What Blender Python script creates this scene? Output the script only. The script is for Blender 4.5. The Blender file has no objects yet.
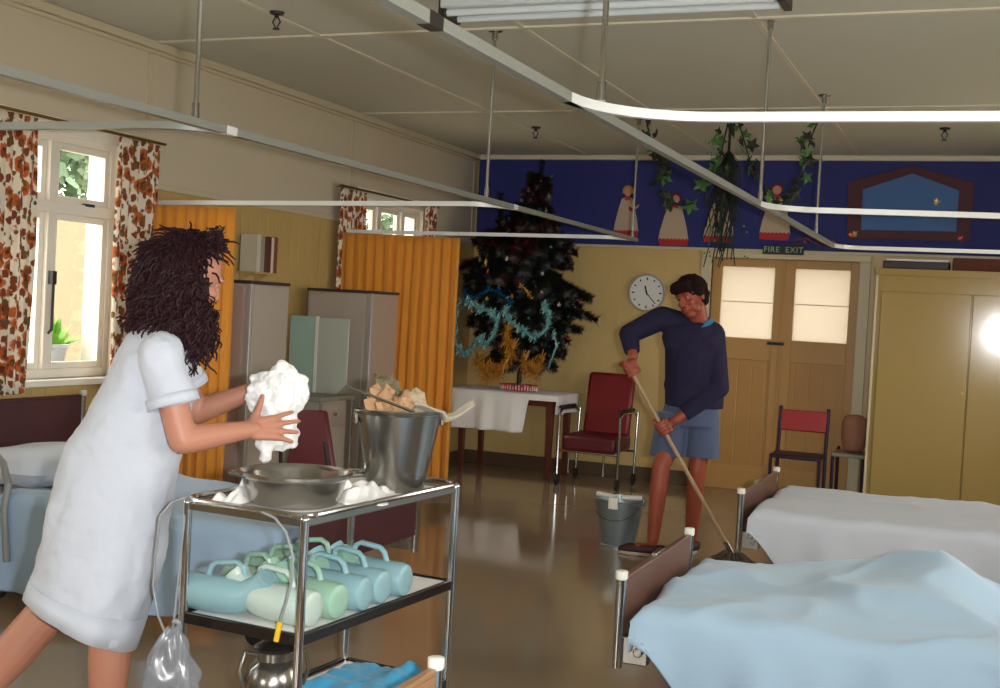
import bpy, bmesh, math, random
from mathutils import Vector, Matrix, noise, Quaternion
random.seed(7)
PI = math.pi
scn = bpy.context.scene
COL = scn.collection
V = Vector

# ------------------------------------------------------------------ camera
F_PX = 1217.8
CAM_R = V((0.92485, 0.37656, 0.05349))
CAM_D = V((0.06026, -0.00623, -0.99816))
CAM_F = V((-0.37554, 0.92637, -0.02845))
CAM_C = V((0.0, 0.0, 1.45))
cd = bpy.data.cameras.new('camera'); cam = bpy.data.objects.new('camera', cd); COL.objects.link(cam)
cd.sensor_width = 36.0; cd.lens = F_PX * 36.0 / 1000.0; cd.clip_start = 0.05; cd.clip_end = 200
m3 = Matrix((CAM_R, -CAM_D, -CAM_F)).transposed()
cam.matrix_world = Matrix.Translation(CAM_C) @ m3.to_4x4()
scn.camera = cam

# ------------------------------------------------------------------ world, lights, exposure
w = bpy.data.worlds.new('world'); scn.world = w; w.use_nodes = True
bg = w.node_tree.nodes['Background']
bg.inputs[0].default_value = (1.0, 0.97, 0.91, 1); bg.inputs[1].default_value = 9.0
scn.view_settings.view_transform = 'Standard'; scn.view_settings.look = 'None'
scn.view_settings.gamma = 1.0; scn.view_settings.use_curve_mapping = False
scn.view_settings.exposure = -0.12
cyc = scn.cycles
cyc.max_bounces = 8; cyc.diffuse_bounces = 5; cyc.glossy_bounces = 4; cyc.transparent_max_bounces = 12
cyc.use_denoising = True; cyc.sample_clamp_indirect = 6.0

fl = bpy.data.lights.new('camera_flash', 'AREA'); fl.shape = 'RECTANGLE'; fl.size = 0.05; fl.size_y = 0.035
fl.energy = 55.0; fl.color = (0.96, 0.98, 1.0); fl.spread = math.radians(115)
fo = bpy.data.objects.new('camera_flash', fl); COL.objects.link(fo)
fo.location = CAM_C + CAM_R * 0.13 + V((0, 0, 0.02)); fo.rotation_euler = cam.rotation_euler
fo.matrix_world = Matrix.Translation(CAM_C + CAM_R * 0.13 + V((0, 0, 0.02))) @ m3.to_4x4()

def portal(name, loc, direction, sx, sy):
    l = bpy.data.lights.new(name, 'AREA'); l.shape = 'RECTANGLE'; l.size = sx; l.size_y = sy
    l.cycles.is_portal = True
    o = bpy.data.objects.new(name, l); COL.objects.link(o)
    o.location = loc; o.rotation_euler = V(direction).to_track_quat('-Z', 'Z').to_euler()

# room dimensions (metres): X along the back wall, Y depth, Z up
XL, XR, YB, YF, H = -4.57, 1.05, 10.5, -2.5, 2.88

# ------------------------------------------------------------------ helpers
def U(x, y, Y=None, z=None, X=None, d=None):
    """world point seen at photo pixel (x, y) on the plane Y=.., z=.., X=.. or e2.P = d"""
    r = CAM_R * ((x - 500) / F_PX) + CAM_D * ((y - 344) / F_PX) + CAM_F
    if Y is not None: t = (Y - CAM_C.y) / r.y
    elif z is not None: t = (z - CAM_C.z) / r.z
    elif X is not None: t = (X - CAM_C.x) / r.x
    else: t = d / (r.x * E2.x + r.y * E2.y)
    return CAM_C + r * t
E1 = V((0.78, 0.626, 0)).normalized(); E2 = V((-0.626, 0.78, 0)).normalized()

def hexc(h, k=1.0):
    h = h.lstrip('#'); out = []
    for i in (0, 2, 4):
        c = int(h[i:i + 2], 16) / 255.0
        c = c / 12.92 if c <= 0.04045 else ((c + 0.055) / 1.055) ** 2.4
        out.append(min(1.0, c * k))
    return (*out, 1.0)

def mat(name, col, rough=0.6, metal=0.0, bump=0.0, bscale=40.0, spec=0.5, var=0.0, vscale=6.0, sheen=0.0, coat=0.0, sub=0.0):
    m = bpy.data.materials.new(name); m.use_nodes = True
    nt = m.node_tree; n = nt.nodes; b = n['Principled BSDF']
    c = hexc(col) if isinstance(col, str) else col
    b.inputs['Base Color'].default_value = c
    b.inputs['Roughness'].default_value = rough; b.inputs['Metallic'].default_value = metal
    b.inputs['Specular IOR Level'].default_value = spec
    b.inputs['Sheen Weight'].default_value = sheen; b.inputs['Coat Weight'].default_value = coat
    if sub: b.inputs['Subsurface Weight'].default_value = sub; b.inputs['Subsurface Radius'].default_value = (0.02, 0.008, 0.004)
    tc = n.new('ShaderNodeTexCoord')
    if var:
        no = n.new('ShaderNodeTexNoise'); no.inputs['Scale'].default_value = vscale; no.inputs['Detail'].default_value = 5
        nt.links.new(tc.outputs['Object'], no.inputs['Vector'])
        mx = n.new('ShaderNodeMix'); mx.data_type = 'RGBA'
        mx.inputs[6].default_value = tuple(x * (1 - var) for x in c[:3]) + (1,)
        mx.inputs[7].default_value = tuple(min(1, x * (1 + var)) for x in c[:3]) + (1,)
        nt.links.new(no.outputs['Fac'], mx.inputs[0]); nt.links.new(mx.outputs[2], b.inputs['Base Color'])
    if bump:
        nb = n.new('ShaderNodeTexNoise'); nb.inputs['Scale'].default_value = bscale; nb.inputs['Detail'].default_value = 4
        nt.links.new(tc.outputs['Object'], nb.inputs['Vector'])
        bp = n.new('ShaderNodeBump'); bp.inputs['Strength'].default_value = bump; bp.inputs['Distance'].default_value = 0.01
        nt.links.new(nb.outputs['Fac'], bp.inputs['Height']); nt.links.new(bp.outputs[0], b.inputs['Normal'])
    return m

def board_mat(name, col, axis='X', pitch=0.11, rough=0.35, split_z=None, col2=None, strength=0.5, spec=0.5):
    """painted tongue-and-groove boards: narrow grooves every pitch metres; above split_z flat paint col2"""
    m = mat(name, col, rough, spec=spec); nt = m.node_tree; n = nt.nodes; L = nt.links; b = n['Principled BSDF']
    g = n.new('ShaderNodeNewGeometry'); s = n.new('ShaderNodeSeparateXYZ'); L.new(g.outputs['Position'], s.inputs[0])
    a = n.new('ShaderNodeMath'); a.operation = 'DIVIDE'; a.inputs[1].default_value = pitch; L.new(s.outputs[axis], a.inputs[0])
    f = n.new('ShaderNodeMath'); f.operation = 'FRACT'; L.new(a.outputs[0], f.inputs[0])
    c1 = n.new('ShaderNodeMath'); c1.operation = 'SUBTRACT'; c1.inputs[1].default_value = 0.5; L.new(f.outputs[0], c1.inputs[0])
    c2 = n.new('ShaderNodeMath'); c2.operation = 'ABSOLUTE'; L.new(c1.outputs[0], c2.inputs[0])
    c3 = n.new('ShaderNodeMapRange'); c3.inputs[1].default_value = 0.44; c3.inputs[2].default_value = 0.5
    c3.inputs[3].default_value = 1.0; c3.inputs[4].default_value = 0.0; L.new(c2.outputs[0], c3.inputs[0])
    no = n.new('ShaderNodeTexNoise'); no.inputs['Scale'].default_value = 2.2; L.new(g.outputs['Position'], no.inputs['Vector'])
    cc = n.new('ShaderNodeMix'); cc.data_type = 'RGBA'; ca = hexc(col)
    cc.inputs[6].default_value = tuple(x * 0.9 for x in ca[:3]) + (1,); cc.inputs[7].default_value = tuple(min(1, x * 1.08) for x in ca[:3]) + (1,)
    L.new(no.outputs['Fac'], cc.inputs[0])
    out_c = cc.outputs[2]; hgt = c3.outputs[0]
    if split_z is not None:
        gt = n.new('ShaderNodeMath'); gt.operation = 'GREATER_THAN'; gt.inputs[1].default_value = split_z; L.new(s.outputs['Z'], gt.inputs[0])
        mx = n.new('ShaderNodeMix'); mx.data_type = 'RGBA'; mx.inputs[7].default_value = hexc(col2)
        L.new(gt.outputs[0], mx.inputs[0]); L.new(out_c, mx.inputs[6]); out_c = mx.outputs[2]
        mh = n.new('ShaderNodeMath'); mh.operation = 'MAXIMUM'; L.new(gt.outputs[0], mh.inputs[0]); L.new(hgt, mh.inputs[1]); hgt = mh.outputs[0]
    L.new(out_c, b.inputs['Base Color'])
    bp = n.new('ShaderNodeBump'); bp.inputs['Strength'].default_value = strength; bp.inputs['Distance'].default_value = 0.006
    L.new(hgt, bp.inputs['Height']); L.new(bp.outputs[0], b.inputs['Normal'])
    return m

def glass_mat(name, tint=(1, 1, 1, 1), fac=0.1, rough=0.02):
    m = bpy.data.materials.new(name); m.use_nodes = True; nt = m.node_tree; n = nt.nodes; n.clear()
    o = n.new('ShaderNodeOutputMaterial'); t = n.new('ShaderNodeBsdfTransparent'); g = n.new('ShaderNodeBsdfGlossy'); x = n.new('ShaderNodeMixShader')
    t.inputs[0].default_value = tint; g.inputs['Roughness'].default_value = rough; x.inputs[0].default_value = fac
    nt.links.new(t.outputs[0], x.inputs[1]); nt.links.new(g.outputs[0], x.inputs[2]); nt.links.new(x.outputs[0], o.inputs[0])
    return m

def frost_mat(name, col, k=0.85):
    m = bpy.data.materials.new(name); m.use_nodes = True; nt = m.node_tree; n = nt.nodes; n.clear()
    o = n.new('ShaderNodeOutputMaterial'); t = n.new('ShaderNodeBsdfTranslucent'); g = n.new('ShaderNodeBsdfDiffuse'); x = n.new('ShaderNodeMixShader')
    t.inputs[0].default_value = hexc(col, k); g.inputs[0].default_value = hexc(col); x.inputs[0].default_value = 0.15
    nt.links.new(t.outputs[0], x.inputs[1]); nt.links.new(g.outputs[0], x.inputs[2]); nt.links.new(x.outputs[0], o.inputs[0])
    return m

def fabric_mat(name, col, trans=0.25, rough=0.9, **k):
    m = mat(name, col, rough, sheen=0.2, **k); nt = m.node_tree; n = nt.nodes; b = n['Principled BSDF']; o = n['Material Output']
    t = n.new('ShaderNodeBsdfTranslucent'); t.inputs[0].default_value = hexc(col); x = n.new('ShaderNodeMixShader'); x.inputs[0].default_value = trans
    nt.links.new(b.outputs[0], x.inputs[1]); nt.links.new(t.outputs[0], x.inputs[2]); nt.links.new(x.outputs[0], o.inputs[0])
    return m

def floral_mat(name):
    m = fabric_mat(name, '#e2d6c0', 0.22); nt = m.node_tree; n = nt.nodes; L = nt.links; b = n['Principled BSDF']
    tc = n.new('ShaderNodeTexCoord')
    def blob(scale, lo, hi, loc):
        mp = n.new('ShaderNodeMapping'); mp.inputs['Location'].default_value = loc; L.new(tc.outputs['UV'], mp.inputs['Vector'])
        v = n.new('ShaderNodeTexVoronoi'); v.inputs['Scale'].default_value = scale; L.new(mp.outputs[0], v.inputs['Vector'])
        nz = n.new('ShaderNodeTexNoise'); nz.inputs['Scale'].default_value = scale * 2.5; L.new(mp.outputs[0], nz.inputs['Vector'])
        ad = n.new('ShaderNodeMath'); ad.operation = 'MULTIPLY_ADD'; ad.inputs[1].default_value = 0.45; L.new(nz.outputs['Fac'], ad.inputs[0]); L.new(v.outputs['Distance'], ad.inputs[2])
        r = n.new('ShaderNodeMapRange'); r.inputs[1].default_value = lo; r.inputs[2].default_value = hi; r.inputs[3].default_value = 1; r.inputs[4].default_value = 0
        L.new(ad.outputs[0], r.inputs[0]); return r.outputs[0]
    prev = None; cur = hexc('#efe6d2')
    for col, sc, lo, hi, loc in (('#c8692a', 11, 0.66, 0.74, (0, 0, 0)), ('#6e2f18', 11, 0.46, 0.54, (0, 0, 0)), ('#8a4420', 15, 0.56, 0.62, (3.3, 1.2, 0)),
                                 ('#7a5c2c', 17, 0.50, 0.56, (7.1, 4.2, 0)), ('#47606a', 12, 0.30, 0.35, (5.7, 8.3, 0))):
        mx = n.new('ShaderNodeMix'); mx.data_type = 'RGBA'; mx.inputs[7].default_value = hexc(col)
        if prev is None: mx.inputs[6].default_value = cur
        else: L.new(prev, mx.inputs[6])
        L.new(blob(sc, lo, hi, loc), mx.inputs[0]); prev = mx.outputs[2]
    L.new(prev, b.inputs['Base Color'])
    t = [x for x in n if x.type == 'BSDF_TRANSLUCENT'][0]; L.new(prev, t.inputs[0])
    return m

# --- mesh building
def NB(): return bmesh.new()
def xf(bm, verts, M):
    for v in verts: v.co = M @ v.co
def TR(loc=(0, 0, 0), rot=(0, 0, 0)):
    from mathutils import Euler
    return Matrix.Translation(V(loc)) @ Euler(rot).to_matrix().to_4x4()
def box(bm, c, s, rot=(0, 0, 0)):
    r = bmesh.ops.create_cube(bm, size=1.0)['verts']
    for v in r: v.co = V((v.co.x * s[0], v.co.y * s[1], v.co.z * s[2]))
    xf(bm, r, TR(c, rot)); return r
def bx(bm, x0, x1, y0, y1, z0, z1): return box(bm, ((x0 + x1) / 2, (y0 + y1) / 2, (z0 + z1) / 2), (abs(x1 - x0), abs(y1 - y0), abs(z1 - z0)))
def ring(bm, c, ax, ay, r, seg):
    return [bm.verts.new(c + ax * (r * math.cos(2 * PI * i / seg)) + ay * (r * math.sin(2 * PI * i / seg))) for i in range(seg)]
def skin(bm, A, B):
    n = len(A)
    for i in range(n): bm.faces.new((A[i], A[(i + 1) % n], B[(i + 1) % n], B[i]))
def frame_of(d):
    d = d.normalized(); a = V((0, 0, 1)) if abs(d.z) < 0.9 else V((1, 0, 0))
    x = a.cross(d).normalized(); return x, d.cross(x).normalized()
def cyl(bm, p0, p1, r0, r1=None, seg=16):
    p0, p1 = V(p0), V(p1); r1 = r0 if r1 is None else r1
    x, y = frame_of(p1 - p0); A = ring(bm, p0, x, y, r0, seg); B = ring(bm, p1, x, y, r1, seg)
    skin(bm, A, B); bm.faces.new(A[::-1]); bm.faces.new(B)
def tube(bm, pts, r, seg=10, closed=False):
    pts = [V(p) for p in pts]; n = len(pts); rr = r if isinstance(r, (list, tuple)) else [r] * n
    prev = None; rings = []; x = None
    for i, p in enumerate(pts):
        if closed: d = pts[(i + 1) % n] - pts[i - 1]
        else: d = pts[min(i + 1, n - 1)] - pts[max(i - 1, 0)]
        d = d.normalized()
        if x is None: x, y = frame_of(d)
        else:
            x = (x - d * x.dot(d))
            if x.length < 1e-5: x, y = frame_of(d)
            x.normalize(); y = d.cross(x)
        rings.append(ring(bm, p, x, y, rr[i], seg))
    for i in range(n - 1): skin(bm, rings[i], rings[i + 1])
    if closed: skin(bm, rings[-1], rings[0])
    else: bm.faces.new(rings[0][::-1]); bm.faces.new(rings[-1])
def lathe(bm, prof, c=(0, 0, 0), seg=32, M=None, caps=True):
    c = V(c); rings = []; X, Y = V((1, 0, 0)), V((0, 1, 0)); vs = []
    for r, z in prof:
        rg = ring(bm, V((0, 0, z)), X, Y, max(r, 1e-4), seg); rings.append(rg); vs += rg
    for a, b in zip(rings, rings[1:]): skin(bm, a, b)
    if caps: bm.faces.new(rings[0][::-1]); bm.faces.new(rings[-1])
    xf(bm, vs, Matrix.Translation(c) @ (M if M is not None else Matrix.Identity(4)))
def ell(bm, c, r, R=None, sub=3):
    vs = bmesh.ops.create_icosphere(bm, subdivisions=sub, radius=1.0)['verts']
    r = (r, r, r) if not isinstance(r, (tuple, list)) else r
    M = Matrix.Translation(V(c)) @ (R.to_4x4() if R is not None else Matrix.Identity(4)) @ Matrix.Diagonal((*r, 1))
    xf(bm, vs, M); return vs
def cap(bm, p0, r0, p1, r1):
    """tapered capsule"""
    ell(bm, p0, r0, sub=2); ell(bm, p1, r1, sub=2); 
    if (V(p1) - V(p0)).length > 1e-4: cyl(bm, p0, p1, r0, r1, 16)
def chain(bm, pts, rs):
    for a, b, ra, rb in zip(pts, pts[1:], rs, rs[1:]): cap(bm, a, ra, b, rb)
def prism(bm, poly, M, th):
    """poly in local XZ, extruded th along local +Y, then M"""
    A = [bm.verts.new(M @ V((x, 0, z))) for x, z in poly]; B = [bm.verts.new(M @ V((x, th, z))) for x, z in poly]
    bm.faces.new(A); bm.faces.new(B[::-1]); n = len(A)
    for i in range(n): bm.faces.new((A[i], B[i], B[(i + 1) % n], A[(i + 1) % n]))
def grid(bm, f, nu, nv, uv=None):
    P = [[bm.verts.new(f(i / nu, j / nv)) for j in range(nv + 1)] for i in range(nu + 1)]
    lay = bm.loops.layers.uv.new('UVMap') if uv else None
    for i in range(nu):
        for j in range(nv):
            fc = bm.faces.new((P[i][j], P[i + 1][j], P[i + 1][j + 1], P[i][j + 1]))
            if lay:
                for lp, (a, b) in zip(fc.loops, ((i, j), (i + 1, j), (i + 1, j + 1), (i, j + 1))): lp[lay].uv = (a / nu * uv[0], b / nv * uv[1])

def obj(name, bm, m, parent=None, bevel=0.0, solid=0.0, smooth=35, sub=0, vox=0.0, vsm=4):
    bmesh.ops.recalc_face_normals(bm, faces=bm.faces[:])
    me = bpy.data.meshes.new(name); bm.to_mesh(me); bm.free()
    me.materials.append(m)
    o = bpy.data.objects.new(name, me); COL.objects.link(o)
    if smooth: me.shade_smooth(); (me.set_sharp_from_angle(angle=math.radians(smooth)) if not vox else None)
    if vox:
        r = o.modifiers.new('remesh', 'REMESH'); r.mode = 'VOXEL'; r.voxel_size = vox; r.use_smooth_shade = True
        s = o.modifiers.new('smooth', 'SMOOTH'); s.iterations = vsm; s.factor = 0.5
    if solid: s = o.modifiers.new('solid', 'SOLIDIFY'); s.thickness = solid; s.offset = 0
    if bevel: b = o.modifiers.new('bevel', 'BEVEL'); b.width = bevel; b.segments = 2; b.limit_method = 'ANGLE'; b.angle_limit = math.radians(40); b.harden_normals = False
    if sub: s = o.modifiers.new('subd', 'SUBSURF'); s.levels = sub; s.render_levels = sub
    if parent is not None:
        bpy.context.view_layer.update() if False else None
        o.parent = parent; o.matrix_parent_inverse = parent_inv(parent)
    return o
def parent_inv(p):
    # parts are modelled in world coordinates unless the thing is built at the origin and moved later
    return p['_b'] and Matrix(((1, 0, 0, -p.location.x), (0, 1, 0, -p.location.y), (0, 0, 1, -p.location.z), (0, 0, 0, 1))) if '_b' in p.keys() else Matrix.Identity(4)
def tag(o, label, cat, group=None):
    o['label'] = label; o['category'] = cat
    if group: o['group'] = group
    return o
def thing(name, label, cat, loc=(0, 0, 0), group=None, world=True):
    """Empty at the base of a thing. world=True: parts are given in world coordinates"""
    o = bpy.data.objects.new(name, None); COL.objects.link(o); o.location = loc; o.empty_display_size = 0.1
    if world: o['_b'] = True
    return tag(o, label, cat, group)
def struct(name, bm, m, parent=None, **k):
    o = obj(name, bm, m, parent, **k)
    if parent is None: o['kind'] = 'structure'
    return o
def dup(root, loc, rz=None, label=None, scale=None):
    r = root.copy(); COL.objects.link(r); r.location = loc
    if rz is not None: r.rotation_euler = (0, 0, rz)
    if scale is not None: r.scale = (scale,) * 3
    if label: r['label'] = label
    for ch in [c for c in bpy.data.objects if c.parent == root]:
        c = ch.copy(); COL.objects.link(c); c.parent = r
        for g in [x for x in bpy.data.objects if x.parent == ch]:
            d = g.copy(); COL.objects.link(d); d.parent = c
    return r
def nz(x, y=0.0, z=0.0, s=1.0): return noise.noise(V((x * s, y * s, z * s)))

# ------------------------------------------------------------------ materials
M_wallL = board_mat('paint_left_wall', '#bfa265', 'Y', 0.10, 0.4, split_z=2.06, col2='#ccc0a8')
M_wallB = board_mat('paint_back_wall', '#d0b376', 'X', 0.13, 0.3, strength=0.16)
M_wallR = mat('paint_plain_wall', '#c9bda2', 0.6)
M_ceil = mat('ceiling_paint', '#c9c9bc', 0.75, bump=0.05, bscale=20)
M_trim = mat('cream_gloss_trim', '#cfc3a0', 0.35)
M_ceiltrim = mat('ceiling_batten_paint', '#d3ccb9', 0.5)
M_white = mat('white_gloss_paint', '#e6e0d2', 0.35)
M_blue = mat('blue_frieze_paint', '#222a74', 0.7, var=0.08)
M_door = board_mat('door_paint', '#bb8c4a', 'X', 0.12, 0.4, strength=0.35)
M_doorf = mat('door_frame_paint', '#be9150', 0.4)
M_cup = mat('cupboard_gloss_paint', '#ab9158', 0.12, bump=0.05, bscale=3.0, spec=0.35)
M_base = mat('dark_baseboard', '#5a4632', 0.4)
def floor_mat():
    m = mat('brown_polished_lino', '#a08c74', 0.09, spec=0.75, var=0.10, vscale=1.2)
    nt = m.node_tree; n = nt.nodes; b = n['Principled BSDF']; g = n.new('ShaderNodeNewGeometry')
    z = n.new('ShaderNodeTexNoise'); z.inputs['Scale'].default_value = 2.5; z.inputs['Detail'].default_value = 3; nt.links.new(g.outputs['Position'], z.inputs['Vector'])
    bp = n.new('ShaderNodeBump'); bp.inputs['Strength'].default_value = 0.01; bp.inputs['Distance'].default_value = 0.02
    nt.links.new(z.outputs['Fac'], bp.inputs['Height']); nt.links.new(bp.outputs[0], b.inputs['Normal'])
    return m
M_floor = floor_mat()
M_chrome = mat('chrome', '#cfd0d0', 0.14, 1.0)
M_steel = mat('stainless_steel', '#a09d96', 0.22, 0.95, bump=0.03, bscale=14)
M_dull = mat('galvanised_metal', '#8d9a9d', 0.42, 0.75, bump=0.1, bscale=25, var=0.15, vscale=10)
M_trackLit = mat('flash_lit_track', '#d9d9d5', 0.35, 0.1); M_trackShade = mat('shaded_track', '#8d8f86', 0.4, 0.3)  # one track finish; light of the flash and shade put into two tones
M_dark = mat('dark_metal', '#2c2826', 0.4, 0.4)
M_orange = fabric_mat('orange_curtain_cloth', '#e89e38', 0.28)
M_floral = floral_mat('floral_curtain_cloth')
M_sheetB = fabric_mat('pale_blue_bedcover', '#9cb6d0', 0.05, bump=0.1, bscale=200)
M_sheetC = fabric_mat('sky_blue_bedcover', '#a3bccf', 0.05, bump=0.1, bscale=200)
M_sheetW = fabric_mat('white_bedcover', '#bfc3cb', 0.05, bump=0.1, bscale=200)
M_clothW = fabric_mat('white_cotton', '#f2f0ec', 0.05, bump=0.15, bscale=60)
M_uniform = fabric_mat('white_uniform_cloth', '#c3c8d2', 0.03, bump=0.12, bscale=120)
M_pillow = fabric_mat('pillow_cotton', '#c3ccd8', 0.03)
M_laminate = mat('brown_laminate_board', '#6b4a3e', 0.35, var=0.08)
M_headb = mat('dark_maroon_board', '#452026', 0.4)
M_capw = mat('white_plastic', '#e3dfd2', 0.4)
M_rubber = mat('black_rubber', '#1c1a19', 0.7)
M_vinyl = mat('dark_red_vinyl', '#7c1419', 0.4, bump=0.05)
M_vinyl2 = mat('bright_red_vinyl', '#a01a20', 0.4)
M_maroon = mat('maroon_vinyl', '#571019', 0.45)
M_purple = mat('dark_purple_metal', '#2a1830', 0.4, 0.3)
M_wood = mat('dark_stained_wood', '#5e2a1c', 0.35, var=0.2, vscale=12)
M_locker = mat('grey_locker_enamel', '#aea294', 0.45, var=0.05)
M_lockS = mat('pinkish_locker_side', '#ad9484', 0.45)
M_lockE = mat('dark_locker_edge', '#3a3030', 0.5)
M_green = mat('pale_green_board', '#a3c0b2', 0.4)
M_greyt = mat('grey_laminate_top', '#8d8678', 0.4)
M_skinN = mat('fair_skin', '#b57c64', 0.5, sub=0.1)
M_skinM = mat('tanned_skin', '#94462f', 0.5, sub=0.1)
M_hairN = mat('dark_brown_hair', '#2a1216', 0.6, spec=0.25)
M_hairM = mat('short_dark_hair', '#221010', 0.85, spec=0.15)
M_navy = fabric_mat('navy_jersey_knit', '#1b1535', 0.0, bump=0.2, bscale=150)
M_navy.node_tree.nodes['Principled BSDF'].inputs['Sheen Weight'].default_value = 0
M_shorts = fabric_mat('blue_grey_shorts_cloth', '#4c5672', 0.0)
M_collar = fabric_mat('light_blue_collar_cloth', '#2f6f9c', 0.0)
M_shoe = mat('dark_maroon_shoe', '#3c1518', 0.6)
M_sole = mat('pale_shoe_sole', '#b8a99a', 0.6)
M_eye = mat('eye', '#9a8a80', 0.3); M_iris = mat('iris', '#2a1a12', 0.2)
M_lip = mat('lips', '#a0503f', 0.5)
M_handle = mat('mop_handle_wood', '#a98c68', 0.5, var=0.1, vscale=30)
M_mop = mat('dirty_mop_yarn', '#5c4c40', 0.9)
M_paper = mat('white_crepe_paper', '#e9e7e2', 0.8)
M_kraft = mat('brown_paper', '#b08a64', 0.8, bump=0.3, bscale=20)
M_urB = mat('blue_urinal_plastic', '#86aab0', 0.35, sub=0.15)
M_urG = mat('green_urinal_plastic', '#90b5a0', 0.35, sub=0.15)
M_urW = mat('whitish_urinal_plastic', '#b4c4ba', 0.35, sub=0.15)
M_pine = mat('dark_green_pine_foil', '#161b15', 0.5, var=0.3)
M_pineR = mat('dark_red_foil_tips', '#2a0c12', 0.5)
M_tinB = mat('turquoise_tinsel', '#9fdfe0', 0.25, 0.35, var=0.6, vscale=45)
M_tinG = mat('gold_tinsel', '#f0a048', 0.25, 0.25, var=0.6, vscale=40)
M_tinD = mat('dark_green_tinsel', '#24352c', 0.3, 0.6)
M_leafG = mat('green_paper_leaf', '#4a743c', 0.6, var=0.2)
M_leafD = mat('dark_paper_leaf', '#22281c', 0.6)
M_sign = mat('dark_sign', '#1a2320', 0.5); M_signT = mat('sign_letters', '#a9b59c', 0.5)
M_clock = mat('clock_face_white', '#e2e2de', 0.5); M_black = mat('black_paint', '#151313', 0.5)
M_cream = mat('cream_painted_dress', '#bda992', 0.7); M_red = mat('red_painted_hem', '#b3202a', 0.6)
M_skinD = mat('doll_skin_paint', '#c48f78', 0.7); M_hairY = mat('doll_yellow_hair_paint', '#b98a32', 0.7); M_hairR = mat('doll_red_hair_paint', '#5e1018', 0.7)
M_houseF = mat('maroon_card_frame', '#4a1024', 0.6); M_houseI = mat('mid_blue_card', '#3f6ba8', 0.6, var=0.1)
M_gar = mat('garden_render', '#7c735c', 0.9); M_grass = mat('yard_paving', '#b9b2a0', 0.9, var=0.1); M_tree = mat('garden_foliage', '#52684a', 0.8, var=0.4)
M_bag = glass_mat('clear_polythene', (0.78, 0.80, 0.83, 1), 0.05, 0.25)
_n = M_bag.node_tree.nodes; _l = M_bag.node_tree.links; _d = _n.new('ShaderNodeBsdfDiffuse'); _d.inputs[0].default_value = hexc('#b9bec6'); _x = _n.new('ShaderNodeMixShader'); _x.inputs[0].default_value = 0.22
_m0 = [q for q in _n if q.type == 'MIX_SHADER' and q != _x][0]; _o = [q for q in _n if q.type == 'OUTPUT_MATERIAL'][0]; _l.new(_m0.outputs[0], _x.inputs[1]); _l.new(_d.outputs[0], _x.inputs[2]); _l.new(_x.outputs[0], _o.inputs[0])
M_glass = glass_mat('window_glass', (0.98, 0.99, 0.98, 1), 0.05)
M_frost = frost_mat('frosted_pane', '#f8f0e4', 0.50)
M_net = frost_mat('white_net', '#fbf6e6', 0.9)
M_yellow = mat('yellow_plastic', '#e0b020', 0.4)
M_pvc = mat('grey_pvc_tube', '#85898a', 0.35)
M_bluecl = fabric_mat('blue_drawsheet', '#3f9ec8', 0.0)
M_check = mat('red_white_crepe', '#c23440', 0.6)
M_brass = mat('brass', '#8f6f34', 0.35, 0.9)

# ------------------------------------------------------------------ room shell
bm = NB(); bx(bm, XL - 0.3, XR + 0.3, YF - 0.3, YB + 0.3, -0.1, 0.0); struct('floor', bm, M_floor)
bm = NB(); bx(bm, XL - 0.3, XR + 0.3, YF - 0.3, YB + 0.3, H, H + 0.12); struct('ceiling', bm, M_ceil)

def wall_with_holes(name, axis, at, th, a0, a1, z0, z1, holes, m):
    """wall slab normal to axis with rectangular openings (a0,a1,z0,z1)"""
    bm = NB(); xs = sorted({a0, a1, *[h[0] for h in holes], *[h[1] for h in holes]})
    for u0, u1 in zip(xs, xs[1:]):
        hs = sorted([(h[2], h[3]) for h in holes if h[0] <= u0 + 1e-6 and h[1] >= u1 - 1e-6]); z = z0
        for (b0, b1) in hs + [(z1, z1)]:
            if b0 > z + 1e-6:
                if axis == 'X': bx(bm, at, at + th, u0, u1, z, b0)
                else: bx(bm, u0, u1, at, at + th, z, b0)
            z = b1
    return struct(name, bm, m, smooth=0)
W1 = (4.10, 5.50, 0.96, 2.25); W2 = (8.28, 9.36, 0.97, 2.26); W0 = (0.6, 2.2, 0.97, 2.25)
wall_with_holes('wall_left', 'X', XL, -0.2, YF, YB, 0, H, [W1, W2, W0], M_wallL)
D = (-2.31, -1.07, 0.0, 2.0)
wall_with_holes('wall_back', 'Y', YB, 0.2, XL, XR, 0, H, [D], M_wallB)
WR = [(1.2, 2.6, 0.95, 2.2), (4.2, 5.6, 0.95, 2.2), (7.4, 8.8, 0.95, 2.2)]
wall_with_holes('wall_right', 'X', XR, 0.2, YF, YB, 0, H, WR, M_wallR)
WF = (-0.32, 0.9, 0.85, 1.95)
wall_with_holes('wall_front', 'Y', YF, -0.2, XL, XR, 0, H, [WF, (-3.6, -2.2, 0.95, 2.1)], M_wallR)
for nme, (a0, a1, z0, z1) in (('a', W1), ('b', W2), ('c', W0)):
    portal('window_daylight', (XL - 0.19, (a0 + a1) / 2, (z0 + z1) / 2), (1, 0, 0), z1 - z0 if False else a1 - a0, z1 - z0)
for (a0, a1, z0, z1) in WR: portal('window_daylight', (XR + 0.19, (a0 + a1) / 2, (z0 + z1) / 2), (-1, 0, 0), a1 - a0, z1 - z0)
portal('window_daylight', ((WF[0] + WF[1]) / 2, YF - 0.19, 1.4), (0, 1, 0), WF[1] - WF[0], 1.1)
portal('window_daylight', (-2.9, YF - 0.19, 1.52), (0, 1, 0), 1.4, 1.15)

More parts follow.
